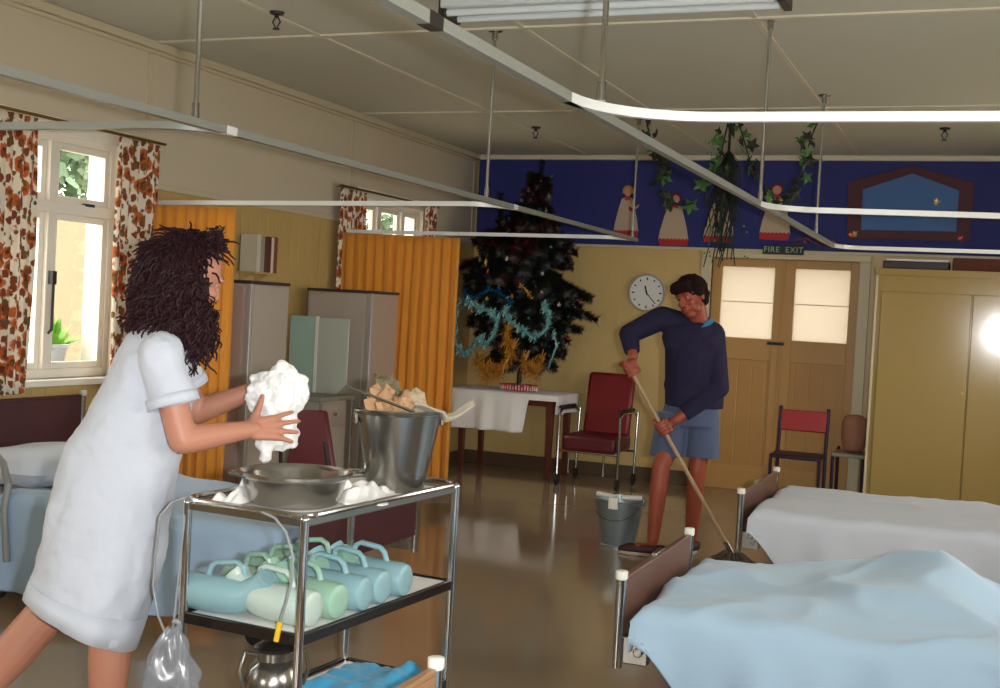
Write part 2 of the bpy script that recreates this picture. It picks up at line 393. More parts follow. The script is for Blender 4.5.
# ceiling battens, cornices, wall battens
bm = NB()
for x in (-3.48, -2.30, -1.13, 0.04): bx(bm, x - 0.014, x + 0.014, YF, YB, H - 0.008, H)
for y in (0.91, 3.33, 5.75, 8.17): bx(bm, XL, XR, y - 0.016, y + 0.016, H - 0.010, H)
struct('trim_1', bm, M_ceiltrim, smooth=0)
def cove(bm, pts):  # pts: quarter profile swept
    pass
bm = NB(); bx(bm, XL, XL + 0.035, YF, YB, H - 0.05, H); bx(bm, XL, XL + 0.02, YF, YB, H - 0.075, H - 0.05)
struct('trim_2', bm, M_wallR, bevel=0.008)
bm = NB(); bx(bm, XL, XR, YB - 0.045, YB, H - 0.045, H); struct('trim_3', bm, M_ceiltrim, bevel=0.008)
bm = NB()
for y in (U(150, 80, X=XL).y, U(352, 150, X=XL).y, 10.42): bx(bm, XL, XL + 0.008, y - 0.022, y + 0.022, 2.06, H - 0.07)
for y in (2.6,): bx(bm, XL, XL + 0.008, y - 0.02, y + 0.02, 2.06, H - 0.07)
struct('trim_4', bm, M_wallR)
bm = NB(); 
for a, b in ((YF, W0[0]), (W0[1], W1[0] - .05), (W1[1] + .05, W2[0] - .05), (W2[1] + .05, YB)): bx(bm, XL, XL + 0.018, a, b, 2.04, 2.075)
struct('trim_5', bm, M_wallR, bevel=0.004)
bm = NB(); bx(bm, XL, XL + 0.018, YF, YB, 0, 0.12); struct('baseboard_left', bm, M_base, bevel=0.004)
bm = NB(); bx(bm, XL, D[0] - 0.09, YB - 0.018, YB, 0, 0.12); struct('baseboard_back', bm, M_base, bevel=0.004)
bm = NB(); bx(bm, XR - 0.018, XR, YF, YB, 0, 0.12); struct('baseboard_right', bm, M_base, bevel=0.004)
# blue frieze board and its lower bead
bm = NB(); bx(bm, XL + 0.02, XR, YB - 0.02, YB, 2.075, H - 0.045); struct('trim_6', bm, M_blue)
bm = NB(); bx(bm, XL, XR, YB - 0.03, YB, 2.055, 2.08); struct('trim_7', bm, M_trim, bevel=0.004)

# windows in the left wall
def left_window(idx, W, cols, transom, net_cols=()):
    a0, a1, z0, z1 = W; xo = XL - 0.05
    win = bpy.data.objects.new('window_%d' % idx, None); COL.objects.link(win); win.location = (XL, (a0 + a1) / 2, z0); win['kind'] = 'structure'; win['_b'] = True
    bm = NB(); t = 0.05
    bx(bm, XL - 0.2, XL + 0.015, a0 - 0.07, a0 + 0.012, z0 - 0.05, z1 + 0.07); bx(bm, XL - 0.21, XL + 0.015, a1 - 0.012, a1 + 0.07, z0 - 0.05, z1 + 0.07)
    bx(bm, XL - 0.21, XL + 0.015, a0, a1, z1 - 0.012, z1 + 0.07)
    bx(bm, xo - 0.03, xo + 0.03, a0, a0 + t, z0, z1); bx(bm, xo - 0.03, xo + 0.03, a1 - t, a1, z0, z1)
    bx(bm, xo - 0.03, xo + 0.03, a0 + t, a1 - t, z1 - t, z1); bx(bm, xo - 0.03, xo + 0.03, a0 + t, a1 - t, z0, z0 + t)
    bx(bm, xo - 0.04, xo + 0.05, a0 + t, a1 - t, transom - 0.03, transom + 0.03)
    for c in cols: bx(bm, xo - 0.035, xo + 0.045, c - 0.03, c + 0.03, z0 + t, z1 - t)
    obj('window_frame', bm, M_white, win, bevel=0.004)
    es = [a0 + t] + [v for c in cols for v in (c - 0.03, c + 0.03)] + [a1 - t]
    for k in range(0, len(es), 2):
        for (b0, b1) in ((z0 + t, transom - 0.03), (transom + 0.03, z1 - t)):
            s = 0.035; bm = NB(); y0, y1 = es[k], es[k + 1]
            bx(bm, xo - 0.015, xo + 0.02, y0, y0 + s, b0, b1); bx(bm, xo - 0.015, xo + 0.02, y1 - s, y1, b0, b1)
            bx(bm, xo - 0.015, xo + 0.02, y0 + s, y1 - s, b0, b0 + s); bx(bm, xo - 0.015, xo + 0.02, y0 + s, y1 - s, b1 - s, b1)
            sash = obj('window_sash', bm, M_white, win, bevel=0.003)
            bm = NB(); bx(bm, xo - 0.002, xo + 0.002, y0 + s, y1 - s, b0 + s, b1 - s); g = obj('window_pane', bm, M_glass, sash); g.matrix_parent_inverse = Matrix.Identity(4)
    bm = NB(); bx(bm, XL - 0.2, XL + 0.07, a0 - 0.09, a1 + 0.09, z0 - 0.035, z0); obj('window_sill', bm, M_white, win, bevel=0.006)
    return win
def fixp(o):
    return o
w1 = left_window(1, W1, (4.50, 5.00), 1.86)
w2 = left_window(2, W2, (8.60, 9.02), 1.85)
w3 = left_window(3, W0, (1.4,), 1.85)  # added window out of view, brings daylight onto the nurse
bm = NB(); y = 4.99; x = XL + 0.0
tube(bm, [(x, y + 0.01, 1.20), (x + 0.02, y + 0.01, 1.22), (x + 0.02, y + 0.01, 1.46), (x, y + 0.01, 1.50)], 0.008, 8); box(bm, (x + 0.012, y + 0.01, 1.49), (0.03, 0.03, 0.07))
h = obj('window_handle', bm, M_dark, w1)
bm = NB(); box(bm, (XL - 0.01, 5.27, 1.89), (0.03, 0.07, 0.015)); obj('window_catch', bm, M_dark, w1)
# plain windows out of view (right wall, wall behind the camera)
def plain_frame(idx, axis, at, W):
    a0, a1, z0, z1 = W; bm = NB(); mid = (a0 + a1) / 2
    for (u0, u1, b0, b1) in ((a0, a0 + .05, z0, z1), (a1 - .05, a1, z0, z1), (a0, a1, z0, z0 + .05), (a0, a1, z1 - .05, z1), (mid - .03, mid + .03, z0, z1)):
        if axis == 'X': bx(bm, at - .03, at + .03, u0, u1, b0, b1)
        else: bx(bm, u0, u1, at - .03, at + .03, b0, b1)
    return struct('window_%d' % idx, bm, M_white)
for i, W in enumerate(WR): plain_frame(4 + i, 'X', XR + 0.1, W)
plain_frame(7, 'Y', YF - 0.1, WF); plain_frame(8, 'Y', YF - 0.1, (-3.6, -2.2, 0.95, 2.1))

# double doors
for idx, (x0, x1) in enumerate(((-2.31, -1.695), (-1.685, -1.07))):
    dr = bpy.data.objects.new('door_%d' % (idx + 1), None); COL.objects.link(dr); dr.location = (x0, YB, 0); dr['kind'] = 'structure'; dr['_b'] = True
    yy = YB + 0.03; gx0, gx1 = x0 + 0.085, x1 - 0.075; gz0, gz1 = 1.315, 1.93
    bm = NB()
    bx(bm, x0, gx0, yy, yy + 0.045, 0.0, 2.0); bx(bm, gx1, x1, yy, yy + 0.045, 0.0, 2.0)
    bx(bm, gx0, gx1, yy, yy + 0.045, gz1, 2.0); bx(bm, gx0, gx1, yy, yy + 0.045, 1.13, gz0)
    bx(bm, gx0, gx1, yy, yy + 0.045, 0.0, 0.22)
    obj('door_frame', bm, M_doorf, dr, bevel=0.004)
    bm = NB(); bx(bm, gx0, gx1, yy + 0.018, yy + 0.035, 0.22, 1.13); obj('door_panel', bm, M_door, dr)
    bm = NB(); bx(bm, gx0, gx1, yy + 0.018, yy + 0.024, gz0, gz1); pn = obj('door_pane', bm, M_frost, dr)
    bm = NB(); bx(bm, gx0, gx1, yy + 0.008, yy + 0.018, 1.622, 1.630); obj('glazing_bar', bm, M_trim, dr)
bm = NB(); bx(bm, -1.80, -1.66, YB + 0.0, YB + 0.03, 1.27, 1.295); cyl(bm, (-1.67, YB + 0.03, 1.283), (-1.67, YB - 0.03, 1.283), 0.012)
obj('door_latch', bm, M_dark, dr)
bm = NB()
for (a, b, c, d) in ((-2.40, -2.31, 0, 2.0), (-1.07, -0.98, 0, 2.0), (-2.40, -0.98, 2.0, 2.058)): bx(bm, a, b, YB - 0.025, YB + 0.08, c, d)
struct('door_3', bm, M_trim, bevel=0.005)
bm = NB(); bx(bm, -1.70, -1.68, YB + 0.015, YB + 0.045, 0.0, 2.0); obj('door_meeting_strip', bm, M_doorf, dr, bevel=0.003)
portal('door_daylight', (-1.69, YB + 0.22, 1.6), (0, -1, 0), 1.2, 0.75)

# ------------------------------------------------------------------ built-in cupboard at the back right
CX0, CY = -0.885, 9.9
cup = thing('cupboard', 'large glossy mustard cream built-in cupboard to the right of the doors', 'cupboard', (0.08, 10.2, 0))
bm = NB(); bx(bm, CX0, XR - 0.02, CY, YB - 0.03, 0.0, 1.93); obj('body', bm, M_cup, cup, bevel=0.004)
zt = 1.75
bm = NB(); bx(bm, CX0 + 0.05, -0.178, CY - 0.018, CY - 0.001, 0.08, zt); dA = obj('door', bm, M_cup, cup, bevel=0.005)
bm = NB(); bx(bm, -0.168, 0.42, CY - 0.018, CY - 0.001, 0.08, zt); dB = obj('door', bm, M_cup, cup, bevel=0.005)
bm = NB(); bx(bm, 0.43, 1.0, CY - 0.018, CY - 0.001, 0.08, zt); obj('door', bm, M_cup, cup, bevel=0.005)
bm = NB(); bx(bm, CX0 - 0.012, XR - 0.02, CY - 0.02, CY, 1.875, 1.93); obj('top_rail', bm, M_cup, cup, bevel=0.004)
bm = NB(); bx(bm, CX0, CX0 + 0.02, CY - 0.012, CY, 0, 1.875); obj('edge_strip', bm, M_trim, cup, bevel=0.003)
bm = NB(); cyl(bm, (-0.20, CY - 0.03, 1.0), (-0.20, CY - 0.018, 1.0), 0.014); obj('knob', bm, M_brass, dA)
# flat items lying on the cupboard
bm = NB(); a = U(878, 270, Y=9.95); b = U(950, 262, Y=9.95)
bx(bm, -0.84, -0.36, 9.93, 10.35, 1.932, 1.99); tag(obj('flat_case', bm, mat('dark_case', '#33222e', 0.5), bevel=0.006), 'flat dark case lying on top of the built-in cupboard near its left end', 'case')
bm = NB(); bx(bm, -0.82, -0.36, 9.95, 10.33, 1.992, 2.008); tag(obj('white_panel_board', bm, M_capw, bevel=0.003), 'thin pale board lying on the flat dark case', 'board')
bm = NB(); bx(bm, -0.33, 0.35, 9.95, 10.4, 1.932, 2.03); tag(obj('cardboard_carton', bm, mat('brown_carton', '#5e2f1e', 0.8), bevel=0.004), 'long brown carton on the built-in cupboard to the right of the dark case', 'box')

# ------------------------------------------------------------------ ceiling light, hooks
lt = thing('ceiling_light', 'long white fluorescent fitting on the ceiling, switched off', 'ceiling light', (-1.65, 5.12, H))
bm = NB(); bx(bm, -2.42, -0.90, 5.02, 5.22, 2.80, H - 0.001); obj('housing', bm, mat('light_housing', '#c8cfd0', 0.4), lt, bevel=0.01)
for y in (5.06, 5.18): bm = NB(); cyl(bm, (-2.40, y, 2.785), (-0.92, y, 2.785), 0.016); obj('fluorescent_tube', bm, mat('tube_glass', '#d6dee0', 0.2), lt)
for x in (-2.41, -0.885): bm = NB(); bx(bm, x - 0.02, x + 0.015, 5.03, 5.21, 2.765, 2.85); obj('end_cap', bm, M_dark, lt, bevel=0.004)
SP = [('bronze ceiling sprinkler near the top left, above the nurse', (277, 12)), ('bronze ceiling sprinkler above the decorated tree', (536, 127)), ('bronze ceiling sprinkler above the house-shaped wall decoration', (945, 128))]
root = None
for lab, (x, y) in SP:
    p = U(x, y, z=H)
    if root is None:
        root = thing('ceiling_sprinkler', lab, 'sprinkler', (0, 0, 0), 'ceiling sprinklers', world=False)
        bm = NB(); cyl(bm, (0, 0, 0), (0, 0, -0.012), 0.038, 0.034); cyl(bm, (0, 0, -0.012), (0, 0, -0.03), 0.012); obj('flange', bm, M_dark, root)
        bm = NB(); tube(bm, [(0.01, 0, -0.03), (0.022, 0, -0.05), (0.0, 0, -0.085), (-0.022, 0, -0.05), (-0.01, 0, -0.03)], 0.004, 8); cyl(bm, (0, 0, -0.082), (0, 0, -0.088), 0.018); obj('deflector', bm, M_dark, root)
        root.location = p
    else: dup(root, p, label=lab)

# ------------------------------------------------------------------ curtain tracks and their hangers
ZT = 2.010; TW, TH = 0.026, 0.026
def sweep(bm, pts, w_, h_):
    pts = [V(p) for p in pts]; R = []
    for i, p in enumerate(pts):
        d = (pts[min(i + 1, len(pts) - 1)] - pts[max(i - 1, 0)]).normalized(); s = V((-d.y, d.x, 0)) * (w_ / 2)
        R.append([bm.verts.new(p + s + V((0, 0, h_ / 2))), bm.verts.new(p - s + V((0, 0, h_ / 2))), bm.verts.new(p - s - V((0, 0, h_ / 2))), bm.verts.new(p + s - V((0, 0, h_ / 2)))])
    for a, b in zip(R, R[1:]): skin(bm, a, b)
    bm.faces.new(R[0][::-1]); bm.faces.new(R[-1])
XA, XB = -2.47, -1.065
def cross(xl, y, xw, label, back=-1, yw=None, r=0.22, zw=0.0, m=None):
    """cross track from the wall at xw to the long track at xl, its end curving into the long track"""
    s = 1 if xw > xl else -1
    pts = [(xw, y if yw is None else yw, ZT + zw)] + [(xl + s * (r - r * math.sin(t)), y + back * (r - r * math.cos(t)), ZT) for t in [k * PI / 16 for k in range(9)]]
    bm = NB(); sweep(bm, pts, TW, TH); return tag(obj('curtain_track', bm, m or M_trackLit), label, 'curtain track', 'ceiling-hung bed curtain tracks')
bm = NB(); sweep(bm, [(XA, -1.0, ZT), (XA, 8.64, ZT)], TW, TH); tA = tag(obj('curtain_track', bm, M_trackShade), 'long curtain track in a shaded grey tone over the left-hand beds, running past above the nurse towards the tree', 'curtain track', 'ceiling-hung bed curtain tracks')
bm = NB(); sweep(bm, [(XB, -1.0, ZT), (XB, 8.58, ZT)], TW, TH); tB = tag(obj('curtain_track', bm, M_trackShade), 'long curtain track running along the foot ends of the right-hand beds', 'curtain track', 'ceiling-hung bed curtain tracks')
cross(XA, 3.38, XL + 0.02, 'short cross track in front of the floral window curtain, meeting the left long track', 1, m=M_trackShade)
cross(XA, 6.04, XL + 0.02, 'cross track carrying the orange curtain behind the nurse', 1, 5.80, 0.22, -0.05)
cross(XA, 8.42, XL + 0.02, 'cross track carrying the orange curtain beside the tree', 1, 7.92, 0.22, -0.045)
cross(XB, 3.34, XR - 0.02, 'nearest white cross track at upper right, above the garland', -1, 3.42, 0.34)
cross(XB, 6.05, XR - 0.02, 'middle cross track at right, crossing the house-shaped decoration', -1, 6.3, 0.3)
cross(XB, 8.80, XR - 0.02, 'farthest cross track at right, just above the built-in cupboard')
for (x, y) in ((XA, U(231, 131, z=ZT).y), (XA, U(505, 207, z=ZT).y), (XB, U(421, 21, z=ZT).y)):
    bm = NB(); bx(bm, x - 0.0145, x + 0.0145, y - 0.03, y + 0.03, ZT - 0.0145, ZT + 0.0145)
    obj('joiner_sleeve', bm, M_trackLit if x == XA else M_dark, tA if x == XA else tB)
hang = [('chrome hanger rod fixing the left long track directly above the nurse', XA, U(183, 116, z=2.03).y), ('chrome hanger rod on the left long track before the left end of the frieze', XA, 5.80), ('thin hanger rod at the far end of the left long track, by the yellow-haired doll', XA, 8.53),
        ('chrome hanger rod at the nearest corner of the right long track', U(601, 98, z=2.03).x, U(601, 98, z=2.03).y), ('hanger rod in front of the rightmost red-hemmed doll', XB, 5.80), ('hanger rod between the garland end and the house-shaped decoration', XB, 7.74)]
root = None
for lab, x, y in hang:
    if root is None:
        root = thing('track_hanger', lab, 'hanger rod', (0, 0, 0), 'curtain track hanger rods', world=False)
        h0 = ZT + TH / 2
        bm = NB(); cyl(bm, (0, 0, h0), (0, 0, H), 0.0085, seg=12); obj('rod', bm, M_chrome, root)
        bm = NB(); cyl(bm, (0, 0, h0), (0, 0, h0 + 0.05), 0.013, 0.012, 12); obj('socket', bm, M_steel, root)
        bm = NB(); cyl(bm, (0, 0, H - 0.006), (0, 0, H), 0.036, 0.04, 16); cyl(bm, (0, 0, H - 0.05), (0, 0, H), 0.014, 0.016, 12); obj('ceiling_flange', bm, M_steel, root)
        root.location = (x, y, 0)
    else: dup(root, (x, y, 0), label=lab)

# ------------------------------------------------------------------ curtains
def curtain(name, label, axis, at, a0, a1, z0, z1, folds, amp, m, cat='curtain', flare=0.0, seed=0, group=None, uvs=None, gather=None, at1=None):
    bm = NB(); n = int(folds * 10)
    def f(u, v):
        z = z1 + (z0 - z1) * v
        ph = u * folds * 2 * PI + 0.8 * nz(u * 3 + seed, v * 1.2) * 2
        a = amp * (0.55 + 0.6 * v) * (0.8 + 0.5 * nz(u * 6, seed))
        k = math.sin(ph) + 0.35 * math.sin(2.3 * ph + seed)
        q = a0 + (a1 - a0) * (0.5 + (u - 0.5) * (1 + flare * v)) + 0.3 * amp * math.cos(ph)
        if gather: q += gather * math.sin(PI * v) * (0.5 - u)
        c0 = at if at1 is None else at + (at1 - at) * u
        return V((c0 + a * k, q, z)) if axis == 'X' else V((q, c0 + a * k, z))
    grid(bm, f, n, 24, uv=uvs)
    o = obj(name, bm, m, solid=0.003, smooth=60); return tag(o, label, cat, group)
curtain('bed_curtain', 'orange curtain hanging behind the nurse beside the floral curtain', 'Y', 5.72, -4.53, -4.03, 0.28, 1.945, 8, 0.020, M_orange, seed=3, at1=5.84, group='orange bed curtains')
curtain('bed_curtain', 'wide orange curtain hanging to the left of the decorated tree', 'Y', 7.89, -4.50, U(459, 238, Y=8.16).x, 0.16, 1.955, 12, 0.020, M_orange, seed=9, group='orange bed curtains', at1=8.17)
G = 'floral window curtains'
curtain('window_curtain', 'floral curtain on the right side of the near window, next to the orange curtain', 'X', XL + 0.085, 5.37, 5.73, 0.90, 2.28, 5, 0.028, M_floral, seed=1, group=G, uvs=(0.9, 1.5))
curtain('window_curtain', 'floral curtain at the left edge of the photo across the near window', 'X', XL + 0.085, 4.47, 4.77, 0.90, 2.28, 5, 0.028, M_floral, seed=2, group=G, uvs=(0.9, 1.5))
curtain('window_curtain', 'small floral curtain on the left of the far window above the orange curtain', 'X', XL + 0.075, 7.83, 8.22, 0.90, 2.28, 5, 0.020, M_floral, seed=4, group=G, uvs=(0.9, 1.5))
curtain('window_curtain', 'narrow dark floral curtain on the right of the far window, above the orange curtain', 'X', XL + 0.085, 9.24, 9.47, 0.90, 2.30, 4, 0.022, M_floral, seed=5, group=G, uvs=(0.6, 1.5))
for lab, a0, a1 in (('thin curtain rail over the near window', 3.9, 5.78), ('thin curtain rail over the far window', 7.8, 9.5)):
    t = thing('curtain_rail', lab, 'curtain rail', (XL + 0.085, (a0 + a1) / 2, 2.34), 'curtain rails over the windows')
    bm = NB(); bx(bm, XL + 0.078, XL + 0.092, a0, a1, 2.285, 2.30); obj('rail', bm, M_brass, t)
    for y in (a0 + 0.1, a1 - 0.1): bm = NB(); bx(bm, XL, XL + 0.08, y - 0.008, y + 0.008, 2.287, 2.298); obj('bracket', bm, M_brass, t)

# ------------------------------------------------------------------ garden outside
bm = NB(); bx(bm, -40, 25, -25, 40, -0.75, -0.6); o = struct('exterior_ground', bm, M_grass)
bm = NB(); bx(bm, -9.6, -9.4, 2.0, 22.0, -0.6, 2.2); o = tag(obj('garden_wall', bm, M_gar), 'pale sunlit rendered wall of the yard seen through the near window', 'wall')
bm = NB(); bx(bm, -9.8, -9.3, 8.6, 10.0, 2.52, 2.62); bx(bm, -9.6, -9.4, 8.65, 8.8, 2.2, 2.52); bx(bm, -9.6, -9.4, 9.8, 9.95, 2.2, 2.52)
tag(obj('garden_canopy', bm, M_white), 'white flat canopy outside, seen through the upper panes of the near window', 'canopy')
def garden_tree(x, y, z, r, lab, seed):
    t = thing('garden_tree', lab, 'tree', (x, y, -0.6), 'trees outside the windows')
    random.seed(seed); bm = NB()
    for k in range(1900):
        d = V((random.gauss(0, 1), random.gauss(0, 1), random.gauss(0, 1))).normalized() * (r * random.uniform(0.3, 1.0))
        c = V((x, y, z)) + V((d.x, d.y, d.z * 0.9)); R = Quaternion((random.random(), random.random(), random.random(), random.random())).normalized().to_matrix()
        s = random.uniform(0.08, 0.17)
        vs = [bm.verts.new(c + R @ V(q) * s) for q in ((-1, 0, 0), (0, -0.6, 0.1), (1, 0, 0), (0, 0.6, 0.1))]; bm.faces.new(vs)
    obj('crown', bm, M_tree, t, smooth=0)
    bm = NB(); tube(bm, [(x, y, -0.6), (x + 0.1, y, z * 0.5), (x, y, z)], [0.18, 0.14, 0.06]); obj('trunk', bm, M_wood, t)
garden_tree(-12.5, 12.6, 3.3, 1.7, 'light green leafy tree outside, behind the upper pane of the near window', 1)
garden_tree(-13.0, 26.5, 3.3, 2.6, 'leafy green tree outside the far window above the orange curtain', 2)
garden_tree(-13.0, 17.0, 3.0, 1.8, 'bushy tree outside standing between the views of the two windows', 3)
garden_tree(-12.9, 8.6, 3.1, 1.6, 'leafy tree outside at the left edge of the near window', 5)
random.seed(11)
pl = thing('potted_plant', 'green leafy plant in a pale pot on the outside ledge of the near window', 'plant', (-4.86, 5.30, 0.86))
pp = V((-4.86, 5.30, 0.95))
bm = NB(); bx(bm, -5.05, XL - 0.2, 4.0, 5.6, 0.86, 0.93); tag(obj('window_ledge', bm, M_gar, bevel=0.01), 'rendered ledge outside below the near window', 'ledge')
bm = NB(); lathe(bm, [(0.06, 0), (0.09, 0.02), (0.115, 0.17), (0.123, 0.175), (0.123, 0.195), (0.10, 0.195), (0.09, 0.16)], (pp.x, pp.y, 0.932), 24); obj('pot', bm, mat('pale_pot', '#b9bcc6', 0.5, var=0.3), pl)
bm = NB()
for k in range(110):
    a = random.uniform(0, 2 * PI); l = random.uniform(0.12, 0.27); t = random.uniform(0.3, 1.1); d = V((math.cos(a) * math.sin(t), math.sin(a) * math.sin(t), math.cos(t)))
    p = V((pp.x, pp.y, 1.06)); s = d.cross(V((0, 0, 1))).normalized() * 0.028
    vs = [bm.verts.new(q) for q in (p, p + d * l * 0.6 + s, p + d * l + V((0, 0, -0.02)), p + d * l * 0.6 - s)]; bm.faces.new(vs)
for v in bm.verts: v.co.x = min(v.co.x, XL - 0.215)
obj('leaves', bm, mat('bright_leaf', '#7fbf3a', 0.6, var=0.2), pl, smooth=0)

# ------------------------------------------------------------------ beds
def drop(o, r):
    if o <= 0: return 0.0, 0.0
    if o < r * PI / 2: return r * math.sin(o / r) - 0.0, r - r * math.cos(o / r)
    return r, r + (o - r * PI / 2)
def bedcover(name, label, m, xf_, xh, yn, yf, ztop, side=0.40, foot=0.13, hump=None, seed=0, group=None, amp=1.0, far=0.25, corner=0.35, cat='bedcover'):
    """cover draped over the mattress; xf_ = foot end x, xh = head end x, yn/yf = near / far long edges"""
    s = 1 if xh > xf_ else -1; L_ = abs(xh - xf_); Wd = yf - yn; r = 0.05; bm = NB(); nu, nv = 110, 90
    Ltot = foot + L_; Vt = side + Wd + far
    def f(u, v):
        a = u * Ltot - foot          # <0: foot drop
        b = v * Vt - side            # <0: near drop, > Wd: far drop
        ox = r - a; dx, dz1 = drop(ox, r); x = (a if ox <= 0 else r - dx)
        sd = min(1.0, max(0.0, (a + 0.02) / corner)); lim = 0.13 + (side - 0.13) * (sd * sd * (3 - 2 * sd))
        if b < r:
            o = (r - b); o = min(o, (r * PI / 2 - r) + lim + 0.0) if o > lim else o; dy, dz2 = drop(o, r); y = yn + r - dy
            fold = max(0.0, dz2 - 0.06); y -= amp * (0.03 * fold + fold * 0.14 * (math.sin(a * 14 + seed + 1.3 * nz(a * 2, seed)) + 0.5 * math.sin(a * 31 + seed)) * 0.6)
        elif b > Wd - r:
            o = b - (Wd - r); dy, dz2 = drop(o, r); y = yf - r + dy
        else: y, dz2 = yn + b, 0.0
        z = ztop - max(dz1, dz2)
        if hump: z += hump(xf_ + s * x, y) * (1.0 if dz2 < r else max(0.0, 1 - (dz2 - r) / 0.35))
        rg = lambda p_, q_: (1 - abs(nz(p_, q_, seed * 1.7))) ** 4
        z += amp * (0.014 * nz(a * 2.2 + seed, b * 3.0) + 0.020 * rg(a * 1.6 + b * 1.1 + seed, b * 2.6 - a * 0.7) + 0.010 * rg(a * 3.1 - b * 2.0, b * 5 + a * 1.3 + seed) - 0.012)
        y += amp * 0.008 * nz(a * 5, b * 5, seed) if dz2 > 0.04 else 0
        return V((xf_ + s * x - (s * 0.012 if dz1 > 0.04 else 0), y, z))
    grid(bm, f, nu, nv)
    return tag(obj(name, bm, m, solid=0.006, smooth=60), label, cat, group)

def make_bed(label, xf_, xh, yn, yf, ptop, boardc, group, headtop=0.9, post_white=True):
    """xf_ foot board x, xh head board x"""
    s = 1 if xh > xf_ else -1
    t = thing('hospital_bed', label, 'bed', ((xf_ + xh) / 2, (yn + yf) / 2, 0), group)
    fb = None
    for (x, zt_, zb, nm) in ((xf_, ptop, 0.28, 'footboard'), (xh, headtop, 0.28, 'headboard')):
        dip = 0.035
        poly = [(yn + 0.015, zb + 0.08), (yf - 0.015, zb + 0.08), (yf - 0.015, zt_ - dip), (yn + 0.015, zt_ - dip)]
        bm = NB(); M = Matrix(((0, 1, 0, x - 0.009), (1, 0, 0, 0), (0, 0, 1, 0), (0, 0, 0, 1)))
        prism(bm, poly, M, 0.018); b = obj(nm, bm, boardc, t, bevel=0.004)
        bm = NB(); bx(bm, x - 0.012, x + 0.012, yn + 0.02, yf - 0.02, zt_ - dip - 0.004, zt_ - dip + 0.012); obj('top_rail', bm, boardc, b, bevel=0.004)
        if nm == 'footboard':
            bm = NB(); bx(bm, x - 0.016, x + 0.004, yn + 0.44, yn + 0.56, zt_ - dip + 0.0, zt_ - dip + 0.02); obj('card_clip', bm, M_steel, b, bevel=0.003)
        for y in (yn, yf):
            bm = NB(); cyl(bm, (x, y, zb), (x, y, zt_ - 0.03), 0.017); po = obj('post', bm, M_chrome, b)
            bm = NB(); lathe(bm, [(0.018, zt_ - 0.030), (0.021, zt_ - 0.025), (0.021, zt_ - 0.003), (0.016, zt_)], (x, y, 0), 20); obj('post_cap', bm, M_capw, po)
    # sprung frame
    zf = 0.36; bm = NB()
    for y in (yn + 0.06, yf - 0.06): bx(bm, xf_ + s * 0.03, xh - s * 0.03, y - 0.02, y + 0.02, zf - 0.03, zf + 0.02)
    for k in range(9):
        x = xf_ + s * (0.06 + k * (abs(xh - xf_) - 0.12) / 8); bx(bm, x - 0.02, x + 0.02, yn + 0.07, yf - 0.07, zf - 0.012, zf + 0.012)
    for y in (yn + 0.03, yf - 0.03):
        box(bm, (xf_ + s * 0.05, y, zf - 0.02), (0.10, 0.05, 0.09))
        cyl(bm, (xf_ + s * 0.07, y - 0.04, zf - 0.02), (xf_ + s * 0.07, y + 0.04, zf - 0.02), 0.016)
    obj('frame', bm, M_steel, t, bevel=0.004)
    for x in (xf_ + s * 0.30, xh - s * 0.30):
        for y in (yn + 0.12, yf - 0.12):
            bm = NB(); cyl(bm, (x, y, 0.11), (x, y, zf), 0.018); lg = obj('leg', bm, M_steel, t)
            bm = NB(); cyl(bm, (x + 0.03, y - 0.014, 0.055), (x + 0.03, y + 0.014, 0.055), 0.055, seg=24); bx(bm, x - 0.01, x + 0.035, y - 0.022, y - 0.016, 0.05, 0.13); bx(bm, x - 0.01, x + 0.035, y + 0.016, y + 0.022, 0.05, 0.13)
            obj('castor', bm, M_rubber, lg)
    bm = NB(); bx(bm, xf_ + s * 0.06, xh - s * 0.04, yn + 0.03, yf - 0.03, zf + 0.022, 0.462); obj('mattress', bm, M_clothW, t, bevel=0.03)
    return t

GB = 'hospital beds'
make_bed('hospital bed with brown footboard at lower right, under the sky blue cover', -1.10, 0.97, 3.90, 4.87, 0.605, M_laminate, GB)
make_bed('hospital bed with brown footboard near the doors, under the white cover', -1.15, 0.97, 6.22, 7.30, 0.605, M_laminate, GB)
make_bed('hospital bed behind the nurse with a dark maroon headboard at the window', -2.49, -4.50, 4.18, 5.20, 0.62, M_headb, GB, headtop=0.90)
make_bed('hospital bed mostly outside the bottom edge, its white-capped post rising before the trolley', -1.20, 0.97, 1.72, 2.66, 0.605, mat('flash_lit_laminate', '#a0764e', 0.4), GB)  # footboard laminate in a lighter tone, with the flash light painted in
def hump1(x, y):
    c = -0.13; w_ = 0.33 if x < c else 0.20
    return 0.150 * math.exp(-((x - c) / w_) ** 2) * math.exp(-((y - 4.55) / 0.34) ** 2) + (0.10 * min(1, max(0, (x - 0.25) / 0.4)))
bedcover('bedcover', 'sky blue cover over the raised lump on the lower right bed', M_sheetC, -1.045, 0.92, 3.885, 4.86, 0.503, side=0.42, foot=0.14, hump=hump1, seed=1, amp=1.7)
bedcover('bedcover', 'white cover on the farther right-hand bed, below the built-in cupboard', M_sheetW, -1.095, 0.92, 6.21, 7.29, 0.51, side=0.40, foot=0.13, seed=2, amp=0.9, corner=0.3)
bedcover('bedcover', 'pale blue cover on the bed behind the nurse and trolley', M_sheetB, -2.54, -4.05, 4.165, 5.19, 0.51, side=0.42, foot=0.12, seed=4, amp=0.9, corner=0.65, far=0.10)
bedcover('bedcover', 'pale blue cover on the bed below the bottom edge of the photo', M_sheetB, -1.14, 0.92, 1.71, 2.65, 0.50, side=0.42, foot=0.12, seed=6)
